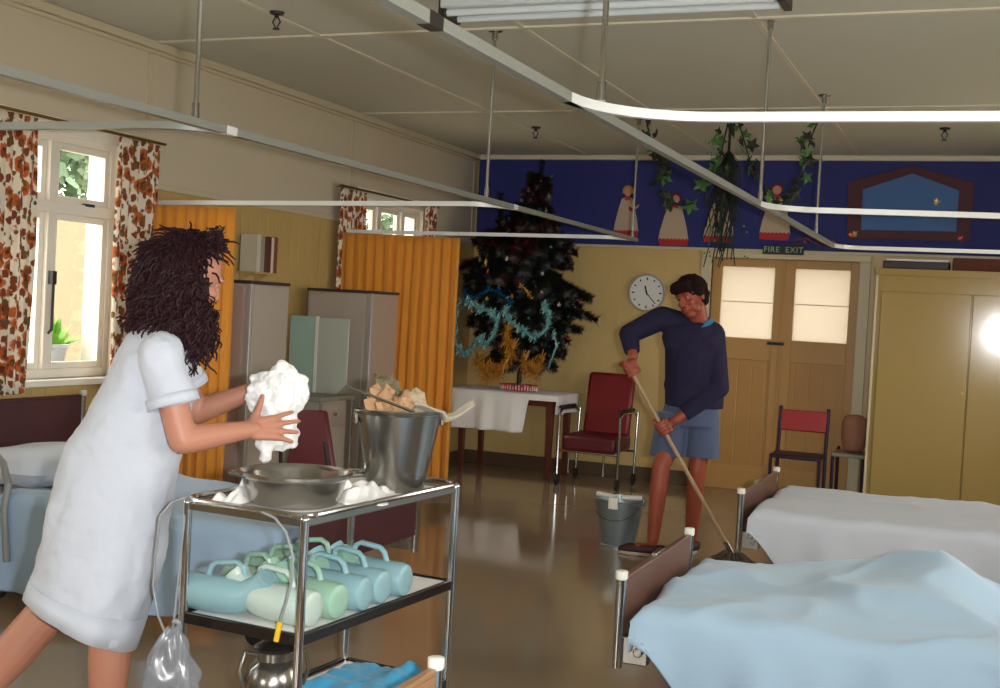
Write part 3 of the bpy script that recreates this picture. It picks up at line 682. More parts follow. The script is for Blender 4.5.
def pillow(label, x0, x1, y0, y1, z, th=0.14, tilt=0.0):
    bm = NB(); cx, cy = (x0 + x1) / 2, (y0 + y1) / 2; n = 22
    def side(sg):
        def f(u, v):
            a, b = 2 * u - 1, 2 * v - 1; k = (max(0.0, (1 - a ** 4)) * max(0.0, (1 - b ** 4))) ** 0.5
            px_ = 1 - 0.06 * b * b; py_ = 1 - 0.06 * a * a
            return V((cx + a * (x1 - x0) / 2 * px_, cy + b * (y1 - y0) / 2 * py_, z + th / 2 + sg * k * th / 2 * (1 + 0.15 * nz(a * 2, b * 2)) + tilt * (-a) * (x1 - x0) / 2))
        return f
    grid(bm, side(1), n, n); grid(bm, side(-1), n, n); bmesh.ops.remove_doubles(bm, verts=bm.verts[:], dist=0.002)
    return tag(obj('pillow', bm, M_pillow, smooth=60), label, 'pillow')
pillow('pale blue-grey pillow on the bed behind the nurse, against the dark headboard', -4.47, -3.95, 4.28, 5.02, 0.50, 0.17)
bm = NB(); tube(bm, [(-3.98, 4.16, 0.22), (-3.99, 4.14, 0.45), (-4.0, 4.17, 0.56), (-4.08, 4.22, 0.64), (-4.16, 4.22, 0.70)], 0.016, 10)
tag(obj('bed_grab_rail', bm, M_pvc), 'grey curved rail standing at the pillow end of the bed behind the nurse', 'rail')

# ------------------------------------------------------------------ tall lockers against the left wall
def tall_locker(lab, y0, y1, xr, hgt, narrow_side=False, xl=XL + 0.03):
    t = thing('tall_locker', lab, 'locker', ((xl + xr) / 2, (y0 + y1) / 2, 0), 'tall grey lockers along the left wall')
    bm = NB(); bx(bm, xl, xr - 0.006, y0 + 0.004, y1, 0.06, hgt - 0.02); obj('body', bm, M_locker, t, bevel=0.004)
    bm = NB(); bx(bm, xl + 0.015, xr - 0.05, y0 - 0.004, y0 + 0.004, 0.08, hgt - 0.035); obj('side_panel', bm, M_lockS if narrow_side else M_locker, t, bevel=0.002)
    bm = NB(); bx(bm, xl - 0.005, xr + 0.008, y0 - 0.008, y1 + 0.004, hgt - 0.018, hgt); obj('top', bm, M_lockE, t, bevel=0.003)
    bm = NB(); bx(bm, xr - 0.006, xr + 0.006, y0 + 0.03, y1 - 0.01, 0.08, hgt - 0.03); d = obj('door', bm, M_locker if narrow_side else M_lockS, t, bevel=0.002)
    bm = NB(); tube(bm, [(xr + 0.006, y0 + 0.07, 0.85), (xr + 0.03, y0 + 0.07, 0.86), (xr + 0.03, y0 + 0.07, 0.95), (xr + 0.006, y0 + 0.07, 0.96)], 0.005, 8); obj('handle', bm, M_chrome, d)
    bm = NB(); bx(bm, xr - 0.022, xr + 0.010, y0 - 0.010, y0 + 0.022, 0.02, hgt - 0.019); obj('corner_strip', bm, mat('dull_aluminium', '#b5b0a6', 0.5, 0.5), t, bevel=0.004)
    bm = NB()
    for x in (xl + 0.04, xr - 0.05):
        for y in (y0 + 0.04, y1 - 0.04): cyl(bm, (x, y, 0), (x, y, 0.06), 0.015)
    obj('feet', bm, M_rubber, t)
    return t
tall_locker('tall grey locker with a pinkish side, beside the curtain the nurse stands before', 5.99, 6.40, -4.0, 1.54, True)
tall_locker('tall grey locker in front of the wide orange curtain', 7.40, 7.80, -3.965, 1.53, False, XL + 0.10)
# low bedside cabinet with folding green boards
t = thing('bedside_cabinet', 'low grey bedside cabinet on chrome legs below the pale green boards', 'cabinet', (-4.26, 7.05, 0))
bm = NB(); bx(bm, -4.50, -3.97, 6.80, 7.25, 0.79, 0.82); obj('top', bm, M_greyt, t, bevel=0.006)
bm = NB(); bx(bm, -4.48, -4.02, 6.84, 7.22, 0.14, 0.79); cb = obj('body', bm, M_locker, t, bevel=0.004)
for k, (a, b) in enumerate(((0.64, 0.76), (0.17, 0.62))):
    bm = NB(); bx(bm, -4.022, -4.008, 6.86, 7.20, a, b); dd = obj('drawer' if k == 0 else 'door', bm, M_locker, t, bevel=0.003)
    bm = NB(); cyl(bm, (-4.008, 7.03, (a + b) / 2), (-3.988, 7.03, (a + b) / 2), 0.012); obj('knob', bm, M_chrome, dd)
for (x, y) in ((-3.985, 6.815), (-4.49, 6.815), (-3.985, 7.235), (-4.49, 7.235)):
    bm = NB(); cyl(bm, (x, y, 0), (x, y, 0.79), 0.011); obj('leg', bm, M_chrome, t)
t = thing('folding_board', 'pale green board with a reflection built as its right leaf, standing on the bedside cabinet between the lockers', 'board', (-4.25, 7.10, 0.82))
bm = NB(); prism(bm, [(-4.44, 0.822), (-4.245, 0.822), (-4.245, 1.335), (-4.44, 1.335)], TR((0, 7.14, 0)), 0.012); obj('leaf', bm, M_green, t, bevel=0.003)
bm = NB(); prism(bm, [(-4.215, 0.822), (-4.06, 0.822), (-3.985, 0.90), (-3.985, 1.33), (-4.215, 1.33)], TR((0, 7.14, 0)), 0.012); obj('leaf', bm, mat('pale_reflection_leaf', '#b6bcae', 0.3), t, bevel=0.003)  # pale right leaf stands in for a greenish reflection
bm = NB(); bx(bm, -4.240, -4.219, 7.134, 7.156, 0.822, 1.337); obj('hinge', bm, M_capw, t, bevel=0.002)
# books on a small wall shelf above the near locker
t = thing('book_shelf', 'small cream shelf on the left wall under the row of books', 'shelf', (XL + 0.08, 6.95, 1.60))
bm = NB(); bx(bm, XL + 0.001, XL + 0.15, 6.66, 6.93, 1.595, 1.607); obj('board', bm, M_wallL, t, bevel=0.002)
for y in (6.70, 6.88): bm = NB(); prism(bm, [(0, 0), (0.10, 0), (0, -0.05)], TR((XL + 0.001, y, 1.595)), 0.008); obj('bracket', bm, M_wallL, t)
y = 6.67
for lab, col, tk in (('pale grey-white book at the left end of the wall shelf', '#c9c4ae', 0.07), ('grey book second on the wall shelf', '#9d968a', 0.065), ('dark brown book in the middle of the wall shelf', '#4a2f2a', 0.06), ('dark red book on the wall shelf beside the white one', '#5a0f18', 0.055), ('white book on the wall shelf, second from its right end', '#d8ccba', 0.045), ('brown and maroon book at the right end of the wall shelf', '#7a4436', 0.065)):
    tk *= 0.68; b = thing('book', lab, 'book', (XL + 0.08, y + tk / 2, 1.607), 'books on the wall shelf')
    hh = 0.235 + random.uniform(-0.006, 0.006)
    bm = NB(); bx(bm, XL + 0.02, XL + 0.145, y + 0.001, y + 0.004, 1.608, 1.608 + hh); bx(bm, XL + 0.02, XL + 0.145, y + tk - 0.005, y + tk - 0.002, 1.608, 1.608 + hh); bx(bm, XL + 0.142, XL + 0.147, y + 0.001, y + tk - 0.002, 1.608, 1.608 + hh); obj('cover', bm, mat('book_cover', col, 0.35), b, bevel=0.001)
    bm = NB(); bx(bm, XL + 0.025, XL + 0.141, y + 0.005, y + tk - 0.006, 1.611, 1.608 + hh - 0.004); obj('pages', bm, M_paper, b)
    y += tk
# dark red chair seen between nurse and trolley
t = thing('vinyl_chair', 'dark red backed chair standing behind the trolley, beyond the basin', 'chair', (-3.2, 5.75, 0))
ym = 5.62
bm = NB(); prism(bm, [(-3.46, 0.50), (-3.15, 0.52), (-3.25, 0.855), (-3.43, 0.845)], TR((0, ym, 0), (-0.12, 0, 0)) @ Matrix.Translation((0, 0, 0)), 0.04); bk = obj('backrest', bm, M_maroon, t, bevel=0.012)
bk.location.y += 0.06
bm = NB(); bx(bm, -3.48, -3.08, 5.66, 6.02, 0.40, 0.46); obj('seat', bm, M_maroon, t, bevel=0.02)
for (x, y) in ((-3.46, 5.70), (-3.10, 5.70), (-3.46, 5.99), (-3.10, 5.99)): bm = NB(); cyl(bm, (x, y, 0), (x, y, 0.40), 0.011); obj('leg', bm, M_dark, t)
for x in (-3.45, -3.12): bm = NB(); cyl(bm, (x, 5.69, 0.38), (x + (0.01 if x < -3.3 else -0.05), 5.655, 0.70), 0.010); obj('back_post', bm, M_dark, t)


t.location.x -= 0.10
# ------------------------------------------------------------------ trolley
TA, TB_, TC, TD = V((-2.03, 2.78, 0)), V((-1.64, 2.75, 0)), V((-1.57, 3.57, 0)), V((-1.96, 3.60, 0))
tc_ = (TA + TB_ + TC + TD) / 4; tang = math.atan2((TB_ - TA).y, (TB_ - TA).x); tw, tl = (TB_ - TA).length, (TC - TB_).length
TM = Matrix.Translation(tc_) @ Matrix.Rotation(tang, 4, 'Z')
def tl_(x, y, z): return TM @ V((x, y, z))
tr = bpy.data.objects.new('trolley', None); COL.objects.link(tr); tr.location = tc_; tr.rotation_euler = (0, 0, tang)
tag(tr, 'chrome three-tier hospital trolley with white lined shelves, beside the nurse', 'trolley')
hw, hl = tw / 2, tl / 2; ZS = (0.865, 0.565, 0.245)
for k, z in enumerate(ZS):
    bm = NB(); bx(bm, -hw + 0.012, hw - 0.012, -hl + 0.012, hl - 0.012, z - 0.006, z); sh = obj('shelf', bm, M_steel, tr)
    bm = NB(); e = 0.014; zt_ = z + (0.012 if k == 0 else 0.008); zb = z - (0.010 if k == 0 else 0.024)
    bx(bm, -hw, hw, -hl - e / 2, -hl + e / 2, zb, zt_); bx(bm, -hw, hw, hl - e / 2, hl + e / 2, zb, zt_)
    bx(bm, -hw - e / 2, -hw + e / 2, -hl, hl, zb, zt_); bx(bm, hw - e / 2, hw + e / 2, -hl, hl, zb, zt_)
    obj('shelf_rim', bm, M_steel if k == 0 else mat('dark_chrome_rim', '#4a4442', 0.25, 0.9), sh, bevel=0.003)
    if k < 2:
        bm = NB(); bx(bm, -hw + 0.014, hw - 0.014, -hl + 0.014, hl - 0.014, z + 0.0005, z + 0.003); obj('paper_liner', bm, M_paper, sh)
    else:
        bm = NB(); bx(bm, -hw + 0.03, hw - 0.03, -hl + 0.02, hl - 0.02, z + 0.0005, z + 0.003); obj('paper_liner', bm, M_paper, sh)
bm = NB(); r = 0.05; pts = []
for (cx, cy, a0) in ((-hw + r, -hl + r, PI), (hw - r, -hl + r, 1.5 * PI), (hw - r, hl - r, 0), (-hw + r, hl - r, 0.5 * PI)):
    pts += [(cx + (r + 0.012) * math.cos(a0 + k * PI / 12), cy + (r + 0.012) * math.sin(a0 + k * PI / 12), 0.884) for k in range(7)]
tube(bm, pts, 0.008, 10, closed=True); obj('top_rail', bm, M_chrome, tr)
for (x, y) in ((-hw, -hl), (hw, -hl), (hw, hl), (-hw, hl)):
    bm = NB(); cyl(bm, (x, y, 0.12), (x, y, 0.872), 0.0125, seg=18); ell(bm, (x, y, 0.874), 0.0135, sub=2); lg = obj('leg', bm, M_chrome, tr)
    bm = NB(); cyl(bm, (x - 0.012, y - 0.02, 0.05), (x + 0.012, y - 0.02, 0.05), 0.05, seg=24); obj('castor_wheel', bm, M_rubber, lg)
    bm = NB(); bx(bm, x - 0.02, x - 0.014, y - 0.03, y + 0.01, 0.04, 0.12); bx(bm, x + 0.014, x + 0.02, y - 0.03, y + 0.01, 0.04, 0.12); bx(bm, x - 0.02, x + 0.02, y - 0.014, y + 0.014, 0.105, 0.122); obj('castor_fork', bm, M_steel, lg)

# steel basin
bc = U(291, 500, z=0.868); bc = V((-1.815, 2.985, 0.868))
t = thing('steel_basin', 'wide stainless steel basin at the near end of the trolley top', 'basin', bc)
bm = NB(); lathe(bm, [(0.118, 0.0), (0.135, 0.006), (0.158, 0.074), (0.168, 0.078), (0.174, 0.084), (0.174, 0.092), (0.166, 0.094), (0.155, 0.086), (0.150, 0.078), (0.128, 0.012), (0.10, 0.006)], bc, 48, Matrix.Diagonal((0.93, 0.93, 1, 1))); obj('bowl', bm, M_steel, t)
for s in (-1, 1):
    bm = NB(); a = E1 * s; tube(bm, [bc + a * 0.155 + E2 * 0.03 + V((0, 0, 0.084)), bc + a * 0.180 + E2 * 0.025 + V((0, 0, 0.086)), bc + a * 0.185 + V((0, 0, 0.086)), bc + a * 0.180 - E2 * 0.025 + V((0, 0, 0.086)), bc + a * 0.155 - E2 * 0.03 + V((0, 0, 0.084))], 0.006, 8); obj('handle', bm, M_steel, t)
# steel bucket
kb = V((-1.715, 3.42, 0.868))
t = thing('steel_bucket', 'tall stainless steel bucket filled with brown paper on the far end of the trolley', 'bucket', kb)
bm = NB(); lathe(bm, [(0.083, 0.0), (0.088, 0.004), (0.133, 0.238), (0.139, 0.240), (0.141, 0.246), (0.136, 0.248), (0.130, 0.240), (0.086, 0.01), (0.06, 0.006)], kb, 48); obj('pail', bm, M_steel, t)
for s in (-1, 1):
    bm = NB(); p = kb + E1 * s * 0.137; box(bm, p + V((0, 0, 0.222)), (0.012, 0.035, 0.035), (0, 0, math.atan2(E1.y, E1.x))); obj('handle_lug', bm, M_steel, t, bevel=0.003)
bm = NB(); hp = [kb + E1 * (0.137 * math.cos(a)) + (E2 * 0.9 + V((0, 0, -0.05))) * (0.16 * math.sin(a)) * -1 + V((0, 0, 0.245)) for a in [k * PI / 12 for k in range(13)]]
tube(bm, hp, 0.004, 8); obj('bail_handle', bm, M_steel, t)
# crumpled paper things
def crumple(name, label, cat, c, r, m, seed, sub=4, amp=0.35, fr=9.0, flat=None, group=None, solid=None):
    bm = NB(); vs = ell(bm, (0, 0, 0), 1.0, sub=sub)
    for v in bm.verts:
        d = v.co.normalized(); q = abs(nz(d.x * 2 + seed, d.y * 2, d.z * 2)) + 0.5 * abs(nz(d.x * 5, d.y * 5 + seed, d.z * 5)) + 0.25 * nz(d.x * fr, d.y * fr, d.z * fr + seed)
        k = 1 - amp * 0.5 + amp * q * 1.6
        v.co = V((d.x * r[0] * k, d.y * r[1] * k, d.z * r[2] * k))
        if flat is not None: v.co.z = max(v.co.z, flat)
        v.co += V(c)
    return tag(obj(name, bm, m, smooth=12), label, cat, group)
bp_ = kb + V((0, 0, 0.245))
for k, (dx, dy, rr, m, lab) in enumerate(((-0.055, 0.01, 0.050, M_kraft, 'large crumple of brown paper on the left of the steel bucket'), (-0.03, 0.06, 0.048, mat('olive_paper', '#6d6248', 0.8), 'dark olive crumpled paper rising behind the others in the steel bucket'), (0.005, -0.03, 0.036, M_kraft, 'small brown paper crumple at the middle front of the steel bucket'),
                                    (0.045, 0.02, 0.046, mat('tan_paper', '#a8967a', 0.8), 'greyish tan crumpled paper on the right of the steel bucket'))):
    crumple('crumpled_paper', lab, 'paper', bp_ + E1 * dx + E2 * dy + V((0, 0, 0.012 + (0.03 if k == 1 else 0))), (rr, rr * 1.1, rr * 1.25), m, k * 3.1, sub=3, amp=0.42, group='crumpled papers in the steel bucket')
bm = NB(); a = U(346, 386, d=(kb - E2 * 0.0).dot(E2)); b = U(414, 412, d=(kb - E2 * 0.10).dot(E2)); a = a
tube(bm, [a, a + (b - a) * 0.5, b], 0.0045, 8); s = (b - a).normalized()
tube(bm, [b + s * 0.018 + (E1 * math.cos(q) + E2 * math.sin(q)) * 0.018 for q in [k * PI / 8 for k in range(16)]], 0.004, 8, closed=True)
tag(obj('forceps', bm, M_steel), 'long thin steel forceps lying across the top of the steel bucket', 'forceps')
bm = NB()
def tubcloth(u, v):
    p = kb + V((0, 0, 0.262)) + E1 * (0.03 + 0.20 * u) - E2 * (0.03 - 0.11 * (v - 0.5) * (1 - 0.6 * u)) 
    p.z += 0.008 * math.sin(v * 9 + u * 4) - 0.02 * math.sin(PI * u) * (1 if u > 0.5 else 0.2) + 0.03 * max(0, u - 0.7) + 0.012 * math.cos(u * 6)
    return p
grid(bm, tubcloth, 24, 8); tag(obj('grey_rag', bm, fabric_mat('greyish_rag', '#a59a84', 0.0), solid=0.006), 'greyish rag hanging over the right rim of the steel bucket', 'cloth')
# tissues on the trolley top
def tissue(label, c, sx, sy, seed, hgt=0.03, ang=0.0):
    bm = NB(); n = 26
    def f(u, v):
        a, b = u - .5, v - .5; x = a * sx * (1 + 0.3 * nz(b * 4, seed)); y = b * sy * (1 + 0.3 * nz(a * 4, seed + 5))
        z = 0.003 + hgt * max(0, 0.45 + nz(a * 3 + seed, b * 3) + 0.3 * nz(a * 8, b * 8 + seed)) * (1 - (2 * a) ** 4) * (1 - (2 * b) ** 4)
        return V(c) + V((x * math.cos(ang) - y * math.sin(ang), x * math.sin(ang) + y * math.cos(ang), z))
    grid(bm, f, n, n); return tag(obj('paper_tissue', bm, M_paper, solid=0.0015, smooth=20), label, 'tissue', 'crumpled tissues on the trolley top')
tissue('large white crumpled tissue in front of the steel bucket', (-1.71, 3.21, 0.869), 0.16, 0.30, 3, 0.042, 0.3)
tissue('white tissue between the basin and the steel bucket', (-1.83, 3.23, 0.869), 0.15, 0.14, 8, 0.05)
tissue('white crumpled tissue at the left end of the trolley top beside the basin', (-1.955, 2.96, 0.869), 0.09, 0.24, 12, 0.06)
tissue('small white tissue near the back rim of the trolley beyond the basin', (-1.90, 3.28, 0.869), 0.10, 0.12, 15, 0.05)

# plastic urinals on the middle shelf
def make_urinal(m):
    t = thing('urinal_bottle', '', 'urinal bottle', (0, 0, 0), 'plastic urinal bottles on the middle shelf', world=False)
    # base end at +x, neck at -x rising
    bm = NB(); p = [(0.126, 0.053), (0.1255, 0.053), (0.121, 0.053), (0.110, 0.053), (0.04, 0.053), (-0.02, 0.055), (-0.055, 0.059), (-0.08, 0.070), (-0.105, 0.088), (-0.125, 0.106)]
    rs = [0.020, 0.038, 0.046, 0.051, 0.052, 0.052, 0.049, 0.041, 0.033, 0.031]
    tube(bm, [(x, 0, z) for x, z in p], rs, 24); obj('body', bm, m, t, bevel=0.0)
    bm = NB(); tube(bm, [(-0.122, 0, 0.102), (-0.133, 0, 0.114), (-0.138, 0, 0.119)], [0.030, 0.035, 0.035], 24); obj('mouth', bm, m, t)
    bm = NB(); tube(bm, [(0.055, 0, 0.10), (0.045, 0, 0.128), (0.03, 0, 0.140), (-0.035, 0, 0.148), (-0.055, 0, 0.138), (-0.066, 0, 0.105)], [0.0085] * 6, 10); obj('handle', bm, m, t)
    return t
ub, ug, uw = make_urinal(M_urB), make_urinal(M_urG), make_urinal(M_urW)
zU = 0.5685
spots = [(ub, 0.075, 0.115, 0.05, 'blue plastic urinal bottle nearest the far end of the trolley shelf'),
         (ub, 0.072, 0.005, -0.03, 'blue urinal bottle second in from the far end, flat base to the front'),
         (ub, 0.075, -0.105, 0.04, 'blue urinal bottle third in from the far end of the shelf'),
         (ug, 0.068, -0.215, -0.06, 'pale green urinal bottle just right of the thick front trolley leg, base to the front'),
         (uw, 0.060, -0.335, 0.02, 'whitish urinal bottle in the near corner, its neck left of the thick front leg'),
         (ub, -0.10, -0.355, PI + 0.10, 'blue urinal bottle lying crosswise at the left end of the shelf'),
         (ug, -0.10, -0.215, PI - 0.3, 'green urinal bottle in the back row behind the whitish one'),
         (ug, -0.11, -0.075, PI - 0.1, 'green urinal bottle in the middle of the back row, behind the blue ones'),
         (ug, -0.11, 0.06, PI + 0.1, 'green urinal bottle at the back, nearest the far end of the shelf')]
seen = set()
for k, (src, x, y, a, lab) in enumerate(spots):
    p = tl_(x, y, zU)
    if src.name not in seen: seen.add(src.name); src.location = p; src.rotation_euler = (0, 0, a + tang); src['label'] = lab
    else: dup(src, p, a + tang, lab)
# milk can on the lowest shelf
jc = tl_(-0.02, -0.22, 0.2485)
t = thing('steel_can', 'small stainless steel can with a lid on the lowest trolley shelf', 'can', jc)
bm = NB(); lathe(bm, [(0.078, 0), (0.082, 0.004), (0.082, 0.12), (0.072, 0.155), (0.050, 0.178), (0.050, 0.20), (0.056, 0.205)], jc, 32); obj('body', bm, M_steel, t)
bm = NB(); lathe(bm, [(0.058, 0.205), (0.060, 0.212), (0.045, 0.222), (0.012, 0.226), (0.012, 0.24), (0.016, 0.246), (0.01, 0.25)], jc, 32); obj('lid', bm, M_dark, t)
for s in (-1, 1):
    bm = NB(); tube(bm, [jc + E1 * s * 0.052 + V((0, 0, 0.19)), jc + E1 * s * 0.085 + V((0, 0, 0.20)), jc + E1 * s * 0.098 + V((0, 0, 0.15)), jc + E1 * s * 0.083 + V((0, 0, 0.10))], 0.006, 8); obj('handle', bm, M_steel, t)
# blue cloth on the lowest shelf
bm = NB()
def bcl(u, v):
    x = -0.13 + 0.28 * u; y = 0.02 + 0.36 * v
    return tl_(x, y, 0.252 + 0.03 * abs(nz(u * 3, v * 3, 4)) + 0.035 * math.exp(-((u - .75) / .12) ** 2) * v + 0.012 * nz(u * 9, v * 9))
grid(bm, bcl, 26, 26); tag(obj('blue_cloth', bm, M_bluecl, solid=0.008, smooth=60), 'bright blue folded cloth on the lowest trolley shelf', 'cloth')
# drainage bag with tube
bgc = U(172, 640, Y=2.70)
t = thing('drainage_bag', 'clear plastic bag hanging low at the left end of the trolley', 'bag', (bgc.x, bgc.y, 0.2))
bm = NB()
def bagf(u, v):
    a = u * 2 * PI; wd = 0.012 + 0.080 * v ** 0.6; k = 1 + 0.32 * nz(math.cos(a) * 2, math.sin(a) * 2, v * 5) + 0.14 * math.sin(a * 7 + v * 3) * (1 - v * 0.6)
    return bgc + V((0, 0, 0.03)) + E1 * (math.cos(a) * wd * k) + E2 * (math.sin(a) * wd * 0.55 * k) + V((0, 0, -0.24 * v - 0.01 * math.sin(a * 3)))
grid(bm, bagf, 64, 24); bmesh.ops.remove_doubles(bm, verts=bm.verts[:], dist=1e-4); bb = obj('pouch', bm, M_bag, t, smooth=25)
bm = NB()
tube(bm, [bgc + E1 * (0.02 * math.sin(k)) + V((0, 0, 0.055 - 0.01 * k)) for k in range(5)], 0.009, 8); obj('knot', bm, M_bag, t)
P = lambda x, y, Y=2.72: U(x, y, Y=Y)
bm = NB(); tube(bm, [P(186, 497, 2.775), P(172, 502, 2.74), P(160, 516, 2.72), P(156, 550), P(153, 585), P(158, 615), P(168, 640, 2.70)], 0.0035, 10); obj('tube', bm, M_pvc, t)
bm = NB(); cyl(bm, P(186, 505, 2.775), P(171, 648, 2.70), 0.003, seg=8); obj('hanging_cord', bm, M_pvc, t)
# looped tube with yellow tip, hooked over the front rail
t = thing('rubber_tube', 'grey looped tube with a yellow tip hanging at the front of the trolley', 'tube', P(283, 560, 2.715))
bm = NB(); Q = lambda x, y: U(x, y, Y=2.715)
tube(bm, [Q(262, 512), Q(275, 518), Q(286, 532), Q(293, 556), Q(292, 580), Q(286, 603), Q(280, 622)], 0.0036, 10); obj('hose', bm, M_pvc, t)
bm = NB(); cyl(bm, Q(280, 622), Q(276, 641), 0.0075, seg=12); obj('tip', bm, M_yellow, t)

# ------------------------------------------------------------------ floor bucket and mop
fb = V((-2.125, 7.40, 0))
t = thing('mop_bucket', 'dented galvanised mop bucket on the floor beside the man', 'bucket', fb)
bm = NB(); lathe(bm, [(0.105, 0.0), (0.112, 0.0), (0.112, 0.012), (0.108, 0.016), (0.152, 0.29), (0.158, 0.295), (0.158, 0.302), (0.150, 0.302), (0.104, 0.03), (0.09, 0.02)], fb, 40); obj('pail', bm, M_dull, t)
bm = NB(); bx(bm, fb.x - 0.03, fb.x + 0.03, fb.y - 0.165, fb.y - 0.125, 0.25, 0.325); obj('wringer_plate', bm, M_capw, t, bevel=0.006)
for s in (-1, 1): bm = NB(); cyl(bm, (fb.x + s * 0.025, fb.y - 0.06, 0.315), (fb.x + s * 0.145, fb.y - 0.02, 0.318), 0.016); obj('wringer_roller', bm, M_capw, t)
bm = NB(); tube(bm, [fb + V((0.155 * math.cos(a), -0.165 * math.sin(a), 0.29 - 0.11 * math.sin(a))) for a in [k * PI / 12 for k in range(13)]], 0.004, 8); obj('bail_handle', bm, M_steel, t)
for s in (-1, 1): bm = NB(); box(bm, fb + V((s * 0.155, 0, 0.29)), (0.012, 0.05, 0.05)); obj('handle_lug', bm, M_dull, t, bevel=0.004)
MB0 = U(732, 560, Y=7.33); MT = U(626, 362, Y=7.05); MB0.z = 0.05
t = thing('floor_mop', 'wooden handled floor mop held slantwise by the man', 'mop', (MB0.x, MB0.y, 0))
bm = NB(); cyl(bm, MB0, MT, 0.0125, 0.0125, 14); obj('handle', bm, M_handle, t)
md = (MT - MB0).normalized()
bm = NB(); cyl(bm, MB0 - md * 0.01, MB0 + md * 0.09, 0.018, 0.016, 14); obj('socket', bm, M_steel, t)
bm = NB(); random.seed(4)
for k in range(90):
    a = random.uniform(0, 2 * PI); l = random.uniform(0.08, 0.17); q = V((math.cos(a), math.sin(a) * 0.8, 0))
    p0 = V((MB0.x, MB0.y, 0.06)); tube(bm, [p0 + q * 0.01, p0 + q * l * 0.4 + V((0, 0, 0.0)), p0 + q * l * 0.8 + V((0, 0, -0.042)), p0 + q * l + V((0, 0, -0.053))], 0.006, 6)
obj('mop_head', bm, M_mop, t)

# ------------------------------------------------------------------ table, tree, armchair at the back wall
t = thing('wooden_table', 'dark wooden table with tapered legs under the decorated tree', 'table', (-3.87, 10.05, 0))
TX0, TX1, TY0, TY1, TZ = -4.38, -3.42, 9.78, 10.36, 0.735
bm = NB(); bx(bm, TX0, TX1, TY0, TY1, TZ - 0.022, TZ); obj('tabletop', bm, M_wood, t, bevel=0.004)
bm = NB(); a = 0.05
for (x0, x1, y0, y1) in ((TX0 + a, TX1 - a, TY0 + a, TY0 + a + .02), (TX0 + a, TX1 - a, TY1 - a - .02, TY1 - a), (TX0 + a, TX0 + a + .02, TY0 + a, TY1 - a), (TX1 - a - .02, TX1 - a, TY0 + a, TY1 - a)): bx(bm, x0, x1, y0, y1, TZ - 0.10, TZ - 0.022)
obj('apron', bm, M_wood, t)
for (x, y) in ((TX0 + .07, TY0 + .07), (TX1 - .07, TY0 + .07), (TX0 + .07, TY1 - .07), (TX1 - .07, TY1 - .07)):
    bm = NB(); A = ring(bm, V((x, y, 0)), V((1, 0, 0)), V((0, 1, 0)), 0.028, 4); B = ring(bm, V((x, y, TZ - 0.022)), V((1, 0, 0)), V((0, 1, 0)), 0.042, 4); skin(bm, A, B); bm.faces.new(A[::-1]); bm.faces.new(B)
    xf(bm, bm.verts, Matrix.Translation((x, y, 0)) @ Matrix.Rotation(PI / 4, 4, 'Z') @ Matrix.Translation((-x, -y, 0))); obj('leg', bm, M_wood, t, bevel=0.003)
bm = NB(); L_, W_ = TX1 - TX0, TY1 - TY0
def tcloth(u, v):
    a = u * (L_ + 0.06 + 0.16) - 0.06; b = v * (W_ + 0.34) - 0.34   # right end hangs 0.16, front 0.34
    x = TX0 + a; z = TZ + 0.004; y = TY0 + b
    dr = 0
    if b < 0:
        dr = -b; kx = min(1.0, max(0.0, 1 - (a - 0.66) / 0.05)); dr = min(dr, 0.05 + 0.29 * kx) if a > 0.66 else dr
        y = TY0 - 0.006 - 0.03 * (dr / 0.34) * (1 + math.sin(a * 26)) - 0.014 * math.sin(a * 43 + 1) * dr / 0.34
        z -= dr
    if a > L_:
        d2 = a - L_; x = TX1 + 0.006 + 0.02 * math.sin(b * 18) * d2 / .16 + 0.008; z = min(z, TZ + 0.004 - d2)
    return V((x, y, z))
grid(bm, tcloth, 90, 50); tag(obj('tablecloth', bm, M_clothW, solid=0.004, smooth=60), 'white cloth hanging over the front of the table under the tree', 'tablecloth')
tcn = V((-3.86, 10.02, TZ + 0.008))
t = thing('crepe_wrapped_pot', 'low red and white crepe wrapped pot base under the decorated tree', 'pot', tcn)
bm = NB()
prof = []
def potf(u, v):
    a = u * 2 * PI; r = (0.12 + 0.02 * v) * (1 + 0.04 * math.sin(a * 26)); return tcn + V((math.cos(a) * r * 1.25, math.sin(a) * r * 0.8, v * 0.055))
grid(bm, potf, 156, 3); bmesh.ops.remove_doubles(bm, verts=bm.verts[:], dist=1e-4); obj('crepe_frill', bm, M_check, t, solid=0.002)
bm = NB(); lathe(bm, [(0.06, 0), (0.085, 0.0), (0.09, 0.05), (0.07, 0.052)], tcn, 24); obj('pot', bm, M_paper, t)
bm = NB()
for k in range(20):
    a = PI + PI * k / 19; p = tcn + V((math.cos(a) * 0.168, math.sin(a) * 0.108, 0.03)); box(bm, p, (0.008, 0.006, 0.045), (0, 0, a))
obj('white_stripes', bm, M_paper, t)

